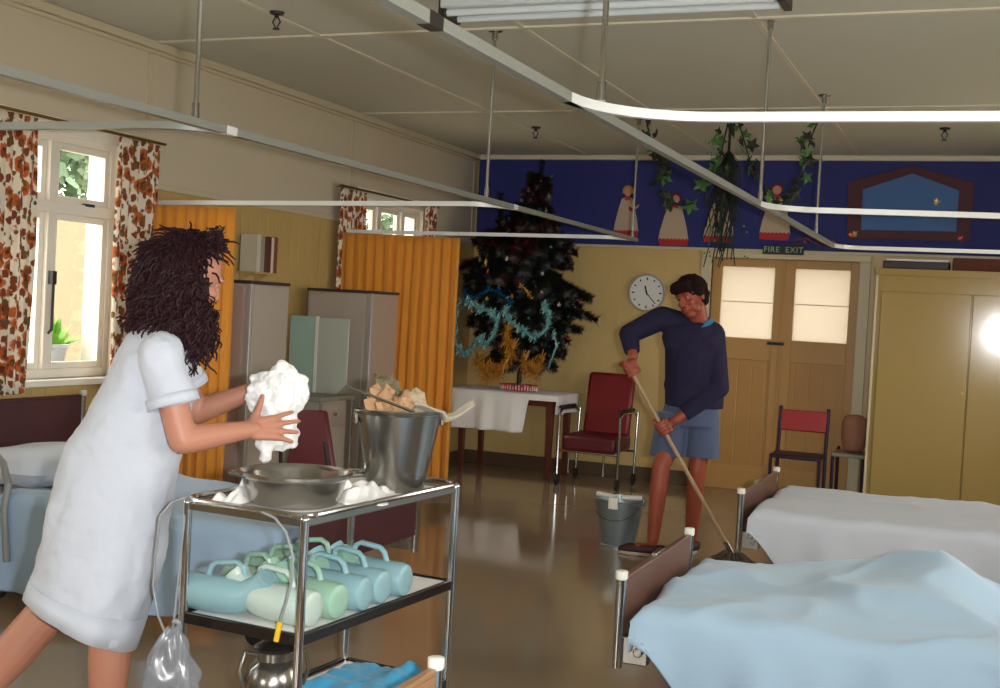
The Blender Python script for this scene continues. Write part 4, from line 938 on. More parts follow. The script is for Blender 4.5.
tree = thing('decorated_tree', 'tall dark artificial tree with tinsel standing on the white table', 'tree', tcn + V((0, 0, 0.05)))
tx, ty = tcn.x, tcn.y; z0 = TZ + 0.055
bm = NB(); tube(bm, [(tx, ty, z0), (tx + 0.01, ty, 1.9), (tx + 0.10, ty, 2.68)], [0.022, 0.018, 0.006], 10); obj('trunk', bm, M_leafD, tree)
random.seed(21)
def tip_r(z):   # silhouette radius against height
    pts = [(0.95, 0.22), (1.1, 0.40), (1.35, 0.52), (1.6, 0.58), (1.85, 0.47), (2.05, 0.36), (2.2, 0.22), (2.4, 0.10), (2.72, 0.04)]
    for (a, ra), (b, rb) in zip(pts, pts[1:]):
        if z <= b: return ra + (rb - ra) * max(0, (z - a)) / (b - a)
    return 0.05
anchors = []
def needles(bm, p0, p1, n, l):
    d = (p1 - p0); L2 = d.length; d = d / L2; x, y = frame_of(d)
    for k in range(n):
        t_ = random.random(); a = random.uniform(0, 2 * PI); p = p0 + d * L2 * t_
        q = (x * math.cos(a) + y * math.sin(a)) * 0.85 + d * 0.5; q.normalize(); s = q.cross(d).normalized() * 0.009; ln = l * random.uniform(0.7, 1.2)
        vs = [bm.verts.new(v) for v in (p - s, p + s, p + q * ln)]; bm.faces.new(vs)
bmF = NB(); bmR = NB(); bmT = NB()
nb = 150
for i in range(nb):
    z = 0.93 + (2.55 - 0.93) * (i / nb) ** 1.05; a = i * 2.39996; r = tip_r(z) * random.uniform(0.8, 1.12)
    if math.cos(a) > 0.7 and 1.45 < z < 1.8: r *= 1.12
    if 1.9 < z < 2.25 and math.cos(a) < -0.3: r *= 1.45
    cx_ = tx + 0.01 + 0.09 * max(0, (z - 1.9) / 0.8); p0 = V((cx_, ty, z)); p1 = V((cx_ + math.cos(a) * r, min(YB - 0.06, ty + math.sin(a) * r * 0.75), z - 0.05 * r + random.uniform(-0.12, 0.10)))
    p1.x = max(p1.x, XL + 0.05); pm = (p0 + p1) / 2 + V((0, 0, 0.05)); tube(bmT, [p0, pm, p1], [0.006, 0.004, 0.002], 5)
    tgt = bmR if (i % 2 and z > 1.9) or i % 7 == 0 else bmF
    needles(tgt, p0 + (pm - p0) * 0.3, pm, int(90 + 190 * r), 0.075); needles(tgt, pm, p1, int(150 + 320 * r), 0.07)
    for s in (-1, 1):
        sd = (p1 - p0).normalized().cross(V((0, 0, 1))) * s * 0.13 * (0.4 + r); pe = pm + (p1 - pm) * 0.7 + sd; pe.x = max(pe.x, XL + 0.04); pe.y = min(pe.y, YB - 0.05); needles(tgt, pm, pe, int(100 + 240 * r), 0.065)
    anchors.append(p1)
p = V((tx - 0.24, ty, 2.0)); needles(bmR, p, p + V((-0.03, 0, 0.48)), 220, 0.07); needles(bmR, p + V((0.12, 0, 0)), p + V((0.10, 0, 0.36)), 160, 0.07); tube(bmT, [V((tx, ty, 1.75)), p, p + V((-0.03, 0, 0.48))], 0.005, 5); tube(bmT, [V((tx, ty, 1.85)), p + V((0.12, 0, 0.)), p + V((0.10, 0, 0.36))], 0.005, 5)
needles(bmF, V((tx + 0.06, ty, 2.3)), V((tx + 0.11, ty, 2.76)), 260, 0.06)
for b_ in (bmF, bmR, bmT):
    for v in b_.verts: v.co.y = min(v.co.y, YB - 0.025 - (0.02 if v.co.z > 2.05 else 0)); v.co.x = max(v.co.x, XL + 0.02)
obj('branches', bmT, M_leafD, tree); o = obj('needles', bmF, M_pine, tree, smooth=0); o['kind'] = 'stuff'; o = obj('dark_red_needles', bmR, M_pineR, tree, smooth=0); o['kind'] = 'stuff'
random.seed(77)
for nm, col, n in (('blue_foil_specks', '#2c62c0', 110), ('red_foil_specks', '#b01c30', 130), ('silver_foil_specks', '#c8cccc', 120), ('turquoise_foil_specks', '#6cc8cc', 170), ('gold_foil_specks', '#d8a850', 120)):
    bm = NB()
    for k in range(n):
        a_ = random.choice(anchors); q = random.uniform(0.6, 1.0); c_ = V((tx, ty, a_.z)); p = c_ + (a_ - c_) * q + V((random.gauss(0, .03), 0, random.gauss(0, .05)))
        if nm[0] == 'g' and p.z > 1.4: continue
        if nm[0] == 'r' and p.z < 1.5: continue
        p.y = min(p.y, YB - 0.06); p.x = max(p.x, XL + 0.04); r_ = random.uniform(0.008, 0.02); R_ = Quaternion((random.gauss(0, 1), random.gauss(0, 1), random.gauss(0, 1), random.gauss(0, 1))).normalized().to_matrix()
        vs = [bm.verts.new(p + R_ @ V(v_) * r_) for v_ in ((-1, 0, 0), (0, .1, -1), (1, 0, 0), (0, -.1, 1))]; bm.faces.new(vs)
    o = obj(nm, bm, mat(nm, col, 0.25, 0.5), tree, smooth=0); o['kind'] = 'stuff'
def tinsel(name, label, pts, m, r=0.035, dens=900, group=None, cat='tinsel'):
    P_ = [V(p) for p in pts]; fine = []
    for i in range(len(P_) - 1):
        a = P_[max(0, i - 1)]; b = P_[i]; c = P_[i + 1]; d = P_[min(len(P_) - 1, i + 2)]
        for k in range(8):
            t_ = k / 8; fine.append(0.5 * ((2 * b) + (c - a) * t_ + (2 * a - 5 * b + 4 * c - d) * t_ ** 2 + (-a + 3 * b - 3 * c + d) * t_ ** 3))
    fine.append(P_[-1]); bm = NB(); tube(bm, fine, 0.004, 6)
    L2 = sum((y_ - x_).length for x_, y_ in zip(fine, fine[1:]))
    for k in range(int(dens * L2)):
        i = random.randrange(len(fine) - 1); p = fine[i] + (fine[i + 1] - fine[i]) * random.random()
        q = V((random.gauss(0, 1), random.gauss(0, 1), random.gauss(0, 1))).normalized(); s = q.cross(V((0.3, 0.2, 1))).normalized() * 0.006; l = r * random.uniform(0.3, 1.25) * (0.75 + 0.5 * math.sin(i * 0.9)); p = p + q * random.uniform(0, 0.012)
        vs = [bm.verts.new(v) for v in (p - s, p + s, p + q * l + s * 0.5, p + q * l - s * 0.5)]; bm.faces.new(vs)
    return tag(obj(name, bm, m, smooth=0), label, cat, group)
TT = lambda x, y, Y=9.62: U(x, y, Y=Y)
GT = 'tinsel garlands on the tree'
tinsel('tinsel_garland', 'turquoise tinsel looping at the lower left edge of the tree', [TT(460, 300, 9.7), TT(455, 330, 9.62), TT(459, 350, 9.6), TT(468, 353, 9.6), TT(477, 341, 9.58)], M_tinB, r=0.045, dens=1800, group=GT)
tinsel('tinsel_garland', 'long turquoise tinsel swooping down across the left half of the tree', [TT(466, 300, 9.6), TT(478, 308, 9.58), TT(492, 312, 9.56), TT(497, 322, 9.55), TT(493, 335, 9.55), TT(484, 345, 9.55), TT(480, 335, 9.55)], M_tinB, r=0.045, dens=1800, group=GT)
tinsel('tinsel_garland', 'pale turquoise tinsel loop on the right half of the tree', [TT(505, 308, 9.56), TT(508, 318, 9.56), TT(522, 330, 9.55), TT(536, 336, 9.55), TT(548, 326, 9.56), TT(548, 312, 9.6), TT(542, 303, 9.62)], M_tinB, r=0.045, dens=1800, group=GT)
tinsel('tinsel_garland', 'turquoise tinsel trailing down the lower right side of the tree', [TT(553, 332, 9.7), TT(556, 345, 9.7), TT(552, 358, 9.7), TT(549, 366, 9.7)], M_tinB, dens=500, group=GT)
tinsel('tinsel_garland', 'blue green tinsel across the upper left of the tree', [TT(464, 290, 9.65), TT(474, 298, 9.6), TT(487, 290, 9.58), TT(500, 293, 9.58), TT(512, 305, 9.58)], mat('deep_blue_tinsel', '#2a78a8', 0.3, 0.7), group=GT, dens=700)
tinsel('tinsel_garland', 'bright gold tinsel hanging down the middle of the tree', [TT(508, 328, 9.54), TT(506, 340, 9.52), TT(512, 350, 9.52), TT(506, 362, 9.55), TT(498, 372, 9.6), TT(488, 368, 9.6)], M_tinG, r=0.085, dens=2200, group=GT)
tinsel('tinsel_garland', 'gold tinsel bunched at the lower left of the tree', [TT(478, 358, 9.65), TT(482, 368, 9.62), TT(487, 376, 9.62), TT(497, 372, 9.62)], M_tinG, r=0.08, dens=2400, group=GT)
tinsel('tinsel_garland', 'gold tinsel bunched at the lower right of the tree', [TT(522, 358, 9.6), TT(530, 368, 9.6), TT(536, 374, 9.62), TT(541, 362, 9.65), TT(528, 372, 9.62)], M_tinG, r=0.085, dens=2400, group=GT)
tinsel('tinsel_garland', 'copper gold tinsel hanging at the right of the tree middle', [TT(520, 285, 9.62), TT(527, 291, 9.6), TT(532, 299, 9.6)], M_tinG, r=0.03, dens=500, group=GT)
tinsel('tinsel_garland', 'red tinsel winding round the upper part of the tree', [TT(489, 241, 9.85), TT(500, 248, 9.8), TT(515, 247, 9.78), TT(529, 240, 9.8)], mat('red_tinsel', '#a01828', 0.3, 0.6), r=0.025, dens=500, group=GT)
# baubles
bm0 = None; BA = [(486, 262, '#c9a050', 'gold teardrop bauble high on the left of the tree'), (521, 275, '#2b44c8', 'bright blue bauble near the middle of the tree'), (487, 299, '#d0b040', 'yellow bauble at the left of the tree above the turquoise tinsel'),
       (512, 297, '#b8862c', 'small gold bauble at the centre of the tree'), (528, 240, '#c02030', 'red bauble just under the far cross track on the tree'), (511, 221, '#c8c0c0', 'small silver bauble above the tracks on the tree'), (488, 272, '#b81830', 'red bauble on the left side of the tree'),
       (480, 260, '#7a9a78', 'greenish silver bauble at the upper left of the tree'), (541, 183, '#d8d8d0', 'white star-like bauble near the top spire of the tree'), (529, 191, '#b0a8a8', 'pale bauble just below the top spire of the tree'), (549, 196, '#98a098', 'silver bauble at the right of the top spire'),
       (546, 211, '#7c8478', 'dim silver bauble low on the top spire of the tree'), (507, 259, '#e0e0e0', 'tiny white bauble beside the gold teardrop one'), (499, 288, '#2a50c0', 'blue bauble between the two turquoise tinsel loops'), (568, 338, '#b02030', 'red bauble dangling at the far right of the tree'), (567, 346, '#b0a8a0', 'pale bauble dangling lowest at the right edge of the tree'),
       (542, 292, '#d0c8d8', 'silver bauble right of the copper tinsel'), (559, 305, '#c0b8b8', 'small pale bauble on the dark right side of the tree'), (474, 305, '#30a0a8', 'turquoise bauble at the far left of the tree')]
bproto = None
for x, y, c, lab in BA:
    p = U(x, y, Y=9.66 if y > 240 else 9.95); 
    t = thing('tree_bauble', lab, 'bauble', p, 'baubles on the tree')
    big = c in ('#2b44c8',); r = 0.032 if big else (0.018 if c not in ('#c9a050',) else 0.02)
    bm = NB(); lathe(bm, [(0.002, -r * (2.4 if c == '#c9a050' else 1)), (r * 0.7, -r * 0.75), (r, 0), (r * 0.7, r * 0.72), (0.004, r)], p, 16); obj('ball', bm, mat('bauble', c, 0.2, 0.6), t, sub=1)
    bm = NB(); cyl(bm, p + V((0, 0, r * 0.95)), p + V((0, 0, r * 0.95 + 0.008)), 0.005, seg=8); tube(bm, [p + V((0, 0, r + 0.005)), p + V((0, 0.02, r + 0.03)), p + V((0, 0.05, r + 0.04))], 0.0012, 5); obj('cap', bm, M_brass, t)

# red wheeled armchair
t = thing('wheeled_armchair', 'dark red high-backed armchair on castors against the back wall', 'armchair', (-3.1, 10.1, 0))
ax0, ax1 = -3.33, -2.86
bm = NB(); vs = bx(bm, ax0 + 0.03, ax1 - 0.02, 0, 0.07, 0.0, 0.56); xf(bm, vs, TR((0, 10.16, 0.40), (-0.20, 0, 0))); obj('backrest', bm, M_vinyl, t, bevel=0.03)
bm = NB(); bx(bm, ax0, ax1, 9.72, 10.20, 0.29, 0.43); obj('seat', bm, M_maroon, t, bevel=0.03)
for s, x in ((-1, ax0 - 0.03), (1, ax1 + 0.03)):
    bm = NB(); tube(bm, [(x, 9.72, 0.06), (x, 9.72, 0.60), (x, 9.78, 0.635), (x, 10.15, 0.63), (x, 10.22, 0.60)], 0.012, 10); obj('side_frame', bm, M_chrome, t)
    bm = NB(); bx(bm, x - 0.022, x + 0.022, 9.74, 10.10, 0.638, 0.665); obj('armrest', bm, M_black, t, bevel=0.01)
    for y in (9.72, 10.22):
        bm = NB(); cyl(bm, (x - 0.012, y, 0.045), (x + 0.012, y, 0.045), 0.045, seg=20); obj('castor', bm, M_rubber, t)
    bm = NB(); cyl(bm, (x, 10.22, 0.06), (x, 10.26, 0.62), 0.011); obj('rear_post', bm, M_chrome, t)
for x in (ax0 + 0.06, ax1 - 0.10): bm = NB(); tube(bm, [(x, 9.74, 0.29), (x, 9.74, 0.10)], 0.009, 8); obj('footrest_stem', bm, M_chrome, t)
for y in (9.74, 10.2): bm = NB(); cyl(bm, (ax0 - 0.03, y, 0.285), (ax1 + 0.03, y, 0.285), 0.010); obj('cross_bar', bm, M_chrome, t)

# small red chair and a second chair beside the cupboard
def small_chair(label, x0, x1, y0, y1, vin, seatm, back=True, yaw=0.0):
    t = thing('small_chair', label, 'chair', ((x0 + x1) / 2, (y0 + y1) / 2, 0))
    sz = 0.45
    bm = NB(); bx(bm, x0, x1, y0, y1 - 0.03, sz - 0.03, sz); obj('seat', bm, seatm, t, bevel=0.008)
    for x in (x0 + 0.01, x1 - 0.01):
        bm = NB(); cyl(bm, (x, y0 + 0.02, 0), (x, y0 + 0.02, sz - 0.03), 0.012); obj('leg', bm, M_purple, t)
        bm = NB(); tube(bm, [(x, y1 - 0.01, 0), (x, y1 - 0.02, sz), (x, y1 + 0.03, 0.80 if back else 0.46)], 0.014, 10); obj('leg', bm, M_purple, t)
    if back:
        bm = NB(); vs = bx(bm, x0 + 0.015, x1 - 0.015, -0.012, 0.016, 0.0, 0.165); xf(bm, vs, TR((0, y1 + 0.004, 0.61), (-0.14, 0, 0))); obj('backrest', bm, vin, t, bevel=0.008)
    return t
small_chair('small chair with a bright red backrest and dark frame before the doors', -1.56, -1.17, 9.50, 9.87, M_vinyl2, M_purple)
small_chair('plain low stool chair half hidden behind the built-in cupboard edge', -1.15, -0.90, 9.99, 10.36, M_vinyl2, M_greyt, back=False)
bm = NB(); lathe(bm, [(0.05, 0), (0.085, 0.01), (0.10, 0.10), (0.105, 0.20), (0.095, 0.27), (0.06, 0.30), (0.02, 0.295)], (-1.005, 10.20, 0.452), 24)
for v in bm.verts: v.co.x += 0.012 * nz(v.co.z * 9, v.co.y * 9); v.co.y += 0.012 * nz(v.co.x * 9, v.co.z * 9, 3)
tag(obj('pink_cloth_bag', bm, mat('dusty_pink_cloth', '#a8745e', 0.9), sub=1), 'dusty pink cloth bag standing on the low stool beside the cupboard', 'bag')

# ------------------------------------------------------------------ back wall decorations
t = thing('wall_clock', 'round white wall clock with black hands beside the man', 'clock', (-2.872, YB - 0.02, 1.664))
c = V((-2.872, YB, 1.664)); RX = Matrix.Rotation(PI / 2, 4, 'X')
bm = NB(); lathe(bm, [(0.155, 0.0), (0.165, 0.0), (0.168, 0.03), (0.160, 0.038), (0.150, 0.034)], c, 48, RX, caps=False); obj('case', bm, mat('clock_case', '#a9a7a0', 0.4), t)
bm = NB(); cyl(bm, c + V((0, -0.001, 0)), c + V((0, -0.030, 0)), 0.152, seg=48); obj('face', bm, M_clock, t)
bm = NB()
for k in range(12):
    a = k * PI / 6; box(bm, c + V((math.sin(a) * 0.125, -0.0305, math.cos(a) * 0.125)), (0.012, 0.002, 0.024 if k % 3 == 0 else 0.018), (0, a, 0))
obj('hour_marks', bm, M_black, t)
for nm, a, l, w_ in (('hour_hand', math.radians(-16), 0.065, 0.013), ('minute_hand', math.radians(138), 0.125, 0.008)):
    bm = NB(); box(bm, (0, 0, l / 2 - 0.01), (w_, 0.002, l + 0.02)); xf(bm, bm.verts, Matrix.Translation(c + V((0, -0.034 if nm[0] == 'h' else -0.037, 0))) @ Matrix.Rotation(a, 4, 'Y')); obj(nm, bm, M_black, t)

def text_mesh(name, s, size, loc, m, parent, depth=0.002):
    cu = bpy.data.curves.new(name, 'FONT'); cu.body = s; cu.size = size; cu.extrude = depth; cu.align_x = 'CENTER'; cu.align_y = 'CENTER'; cu.space_character = 1.1
    o = bpy.data.objects.new(name, cu); COL.objects.link(o); o.data.materials.append(m)
    dg = bpy.context.evaluated_depsgraph_get(); me = bpy.data.meshes.new_from_object(o.evaluated_get(dg)); bpy.data.objects.remove(o)
    me.transform(Matrix.Translation(loc) @ Matrix.Rotation(PI / 2, 4, 'X')); q = bpy.data.objects.new(name, me); COL.objects.link(q)
    q.parent = parent; q.matrix_parent_inverse = parent_inv(parent); return q
t = thing('exit_sign', 'small dark FIRE EXIT sign above the double doors', 'sign', (-1.70, YB - 0.035, 2.083))
bm = NB(); bx(bm, -1.875, -1.53, YB - 0.045, YB - 0.031, 2.04, 2.118); obj('plate', bm, M_sign, t, bevel=0.003)
text_mesh('lettering', 'FIRE  EXIT', 0.068, (-1.70, YB - 0.0465, 2.079), M_signT, t)

def doll(label, cx, zb, h, hair, flip=1, w_=0.27, arm=True):
    """painted flat figure: long dress with red hem, head and hair; zb = bottom, h = height"""
    t = thing('painted_figure', label, 'cutout figure', (cx, YB - 0.025, zb), 'painted cutout figures on the blue frieze')
    yb = YB - 0.034; s = h / 0.50
    def pz_(nm, poly, m, dy=0.0, th=0.008): bm = NB(); prism(bm, [(cx + flip * x * s * (w_ / 0.27), zb + z * s) for x, z in poly], TR((0, yb - dy, 0)), th); return obj(nm, bm, m, t)
    pz_('dress', [(-0.125, 0.05), (0.125, 0.05), (0.105, 0.16), (0.075, 0.27), (0.055, 0.345), (0.03, 0.36), (-0.03, 0.36), (-0.06, 0.345), (-0.085, 0.26), (-0.115, 0.13)], M_cream)
    bm = NB()
    poly = [(-0.125, 0.055)] + [(-0.125 + 0.25 * k / 16, 0.055 + (0.012 if k % 2 else 0)) for k in range(1, 17)] + [(0.118, 0.005), (-0.11, 0.0)]
    prism(bm, [(cx + flip * x * s * (w_ / 0.27), zb + z * s) for x, z in poly], TR((0, yb - 0.003, 0)), 0.008); obj('red_hem', bm, M_red, t)
    pz_('neck_scarf', [(-0.03, 0.335), (0.03, 0.335), (0.02, 0.372), (-0.02, 0.372)], M_red, 0.004)
    if arm: pz_('arm', [(0.02, 0.25), (0.06, 0.235), (0.11, 0.27), (0.125, 0.30), (0.105, 0.29), (0.06, 0.262), (0.02, 0.275)], M_skinD, 0.006); pz_('cuff', [(0.02, 0.245), (0.065, 0.228), (0.07, 0.262), (0.02, 0.28)], M_red, 0.009)
    hc = V((cx, yb - 0.002, zb + 0.41 * s))
    bm = NB(); cyl(bm, hc, hc + V((0, 0.008, 0)), 0.036 * s, seg=24); obj('head', bm, M_skinD, t)
    bm = NB(); P_ = [(math.cos(a) * 0.052, 0.418 + math.sin(a) * 0.052) for a in [math.radians(q) for q in range(-30, 211, 15)]] + [(-0.032, 0.40), (-0.02, 0.43), (0.015, 0.44), (0.035, 0.40)]
    prism(bm, [(cx - flip * x * s, zb + z * s) for x, z in P_], TR((0, yb - 0.001 + 0.003, 0)), 0.008); obj('hair', bm, hair, t)
    return t
doll('painted cutout figure with yellow hair and one arm out, leftmost on the frieze', -3.095, 2.15, 0.49, M_hairY, 1, 0.25)
doll('painted cutout figure in cream dress with its head behind the left garland end', -2.66, 2.085, 0.50, M_hairR, 1, 0.29, False)
doll('painted cutout figure half hidden behind the dark hanging streamers', -2.265, 2.125, 0.48, M_hairR, -1, 0.30, False)
doll('painted cutout figure with dark red hair, directly above the exit sign', -1.785, 2.16, 0.52, M_hairR, -1, 0.27)
t = thing('house_cutout', 'maroon house-shaped frame with a blue centre on the frieze, top right', 'wall decoration', (-0.71, YB - 0.03, 2.2))
o5 = [(-1.185, 2.19), (-0.235, 2.195), (-0.225, 2.66), (-0.70, 2.80), (-1.20, 2.66)]; i5 = [(-1.08, 2.265), (-0.34, 2.27), (-0.335, 2.60), (-0.70, 2.735), (-1.085, 2.60)]
bm = NB(); ya, yb_ = YB - 0.045, YB - 0.021
Aa = [bm.verts.new((x, ya, z)) for x, z in o5]; Bb = [bm.verts.new((x, ya, z)) for x, z in i5]; Cc = [bm.verts.new((x, yb_, z)) for x, z in o5]; Dd = [bm.verts.new((x, yb_, z)) for x, z in i5]
for a, b in ((Aa, Bb), (Cc, Dd), (Aa, Cc), (Bb, Dd)): skin(bm, a, b)
obj('frame', bm, M_houseF, t)
bm = NB(); prism(bm, [(x * 1.0, z) for x, z in i5], TR((0, YB - 0.032, 0)), 0.008); obj('centre_panel', bm, M_houseI, t)
for nm, (x, z), cc in (('gold_foil_knot', (-0.50, 2.50), '#c9b060'), ('red_foil_knot', (-1.15, 2.215), '#c05030'), ('red_foil_knot', (-0.30, 2.21), '#b03038'), ('gold_foil_knot', (-1.12, 2.23), '#c0a060')):
    bm = NB(); random.seed(int(abs(x) * 100))
    for k in range(26):
        q = V((random.gauss(0, 1), random.gauss(0, .4), random.gauss(0, 1))).normalized() * random.uniform(0.015, 0.04); p = V((x, YB - 0.055, z)); s_ = q.cross(V((0, 1, 0))).normalized() * 0.005
        vs = [bm.verts.new(v) for v in (p - s_, p + s_, p + q)]; bm.faces.new(vs)
    obj(nm, bm, mat(nm, cc, 0.3, 0.5), t, smooth=0)
bm = NB(); 
for k in range(40):
    p = U(808 + random.uniform(-12, 26), 242 + random.uniform(-4, 3), Y=YB - 0.06); q = V((random.gauss(0, 1), random.gauss(0, .3), random.gauss(0, 1))).normalized() * 0.05; s_ = q.cross(V((0, 1, 0))).normalized() * 0.009
    vs = [bm.verts.new(v) for v in (p - s_, p + s_, p + q)]; bm.faces.new(vs)
tag(obj('foil_bunch', bm, mat('maroon_foil', '#5a2430', 0.4, 0.3), smooth=0), 'small maroon foil bunch at the foot of the frieze, left of the house shape', 'decoration')

# leafy garland from the ceiling
def leaf_shape(s):   # five-lobed leaf
    pts = []
    for k in range(20):
        a = 2 * PI * k / 20; r = s * (1.0 if k % 4 == 0 else (0.62 if k % 2 else 0.5)); pts.append((math.cos(a) * r, math.sin(a) * r))
    return pts
def garland(label, pix, Y, dens=1.0, seed=0):
    random.seed(seed); P_ = [U(x, y, Y=Y) for x, y in pix]
    t = thing('leaf_garland', label, 'garland', P_[0], 'leafy garlands hanging from the ceiling')
    bm = NB(); tube(bm, P_, 0.006, 6); obj('string', bm, M_leafD, t)
    bmG, bmD = NB(), NB()
    for a, b in zip(P_, P_[1:]):
        n = max(1, int((b - a).length / 0.034 * dens))
        for k in range(n):
            p = a + (b - a) * ((k + random.random()) / n) + V((random.gauss(0, 0.035), random.gauss(0, 0.03), random.gauss(0, 0.02)))
            s = random.uniform(0.045, 0.075); tgt = bmG if random.random() < 0.45 else bmD
            R = Quaternion((1, random.gauss(0, .35), random.gauss(0, .35), random.gauss(0, .6))).normalized().to_matrix()
            vs = [tgt.verts.new(p + R @ V((x, random.uniform(-0.008, 0.008), z))) for x, z in leaf_shape(s)]; cc = tgt.verts.new(p + R @ V((0, -0.018, 0)))
            for i in range(len(vs)): tgt.faces.new((vs[i], vs[(i + 1) % len(vs)], cc))
    obj('green_leaves', bmG, M_leafG, t, smooth=0); obj('dark_leaves', bmD, M_leafD, t, smooth=0); return t
garland('leafy green garland hanging in a swag at the left, over the second painted figure', [(646, 119), (652, 145), (658, 170), (662, 190), (672, 203), (682, 206), (694, 203)], 8.3, 0.9, 2)
garland('short leafy garland hanging left of the dark streamer bunch', [(697, 193), (708, 188), (716, 172), (722, 150), (728, 122)], 8.3, 0.8, 5)
garland('leafy garland hanging right of the dark streamer bunch', [(738, 121), (744, 140), (750, 162), (757, 180), (768, 193), (777, 203), (792, 200)], 8.3, 0.8, 8)
garland('leafy garland hanging at the right beside the house-shaped decoration', [(819, 119), (812, 135), (806, 155), (801, 172), (796, 188), (792, 200)], 8.3, 0.9, 3)
hb = thing('tinsel_streamers', 'dark green bunch of tinsel streamers hanging from the ceiling before the doors', 'streamers', U(731, 120, Y=8.3))
random.seed(9); bm = NB()
top = U(729, 150, Y=8.3); top0 = U(731, 119, Y=8.3)
tube(bm, [top0, top], 0.01, 6)
for k in range(58):
    a = random.uniform(0, 2 * PI); rr = random.uniform(0.02, 0.11); e = U(722 + random.gauss(0, 8), 250 + random.uniform(-45, 18), Y=8.3 + random.uniform(-.1, .1))
    m_ = top + V((math.cos(a) * rr, math.sin(a) * rr, -0.12)); m2 = (m_ + e) / 2 + V((random.gauss(0, .03), 0, 0.03)); pts = [top, m_, m2, e]
    s_ = V((0.004, 0, 0)); prev = None
    for p in pts:
        cur = (bm.verts.new(p - s_), bm.verts.new(p + s_))
        if prev: bm.faces.new((prev[0], prev[1], cur[1], cur[0]))
        prev = cur
obj('streamers', bm, mat('black_green_foil', '#1d2420', 0.35, 0.4), hb, smooth=0)
bm = NB()
for k in range(40):
    p = U(random.choice((718, 722, 712, 708, 745)) + random.gauss(0, 3), random.uniform(140, 160) if random.random() < .4 else random.uniform(225, 262), Y=8.22); s_ = 0.008
    vs = [bm.verts.new(p + V(q) * s_) for q in ((-1, 0, 0), (0, -.3, -1), (1, 0, 0), (0, .3, 1))]; bm.faces.new(vs)
o = obj('green_sparkles', bm, mat('green_foil', '#5fb98a', 0.25, 0.7), hb, smooth=0); o['kind'] = 'stuff'

# ------------------------------------------------------------------ people
def basis(f, u):
    f = V(f).normalized(); u = V(u); l = u.cross(f).normalized(); u = f.cross(l).normalized()
    return Matrix((f, l, u)).transposed()      # columns: face direction, left, up
def head_geo(bm, c, B, k=1.0):
    """skull, jaw, nose, lips, brow, ears; c = centre of the skull, B = basis, k = scale"""
    P = lambda x, y, z: V(c) + B @ (V((x, y, z)) * k)
    ell(bm, P(-0.012, 0, 0.025), (0.094 * k, 0.074 * k, 0.088 * k), B)
    ell(bm, P(0.020, 0, -0.035), (0.066 * k, 0.060 * k, 0.078 * k), B)
    ell(bm, P(0.048, 0, -0.090), (0.030 * k, 0.034 * k, 0.024 * k), B)          # chin
    for s in (-1, 1):
        ell(bm, P(0.030, s * 0.045, -0.060), (0.034 * k, 0.020 * k, 0.034 * k), B)  # jaw
        ell(bm, P(0.062, s * 0.034, -0.022), (0.020 * k, 0.022 * k, 0.018 * k), B)  # cheek
        ell(bm, P(0.074, s * 0.028, 0.026), (0.012 * k, 0.024 * k, 0.009 * k), B)   # brow
        ell(bm, P(-0.008, s * 0.077, -0.008), (0.018 * k, 0.008 * k, 0.030 * k), B) # ear
        ell(bm, P(0.088, s * 0.011, -0.034), (0.011 * k, 0.009 * k, 0.008 * k), B)  # nostril wing
    cap(bm, P(0.080, 0, 0.016), 0.010 * k, P(0.100, 0, -0.026), 0.0125 * k)      # nose
    ell(bm, P(0.078, 0, -0.056), (0.012 * k, 0.026 * k, 0.008 * k), B); ell(bm, P(0.076, 0, -0.068), (0.012 * k, 0.022 * k, 0.008 * k), B)
def face_parts(parent, c, B, k=1.0):
    P = lambda x, y, z: V(c) + B @ (V((x, y, z)) * k)
    for s in (-1, 1):
        bm = NB(); ell(bm, P(0.064, s * 0.029, 0.006), 0.0110 * k, sub=2); e = obj('eye', bm, M_eye, parent)
        bm = NB(); ell(bm, P(0.0725, s * 0.029, 0.005), (0.0035 * k, 0.006 * k, 0.006 * k), B, sub=2); obj('iris', bm, M_iris, e)
        bm = NB(); tube(bm, [P(0.082, s * 0.015, 0.031), P(0.081, s * 0.030, 0.034), P(0.072, s * 0.045, 0.028)], [0.0022, 0.0028, 0.0016], 6); obj('eyebrow', bm, M_hairM, parent)
    bm = NB(); ell(bm, P(0.084, 0, -0.0565), (0.008 * k, 0.022 * k, 0.0045 * k), B, sub=2); ell(bm, P(0.083, 0, -0.067), (0.008 * k, 0.019 * k, 0.005 * k), B, sub=2); obj('lips', bm, M_lip, parent)
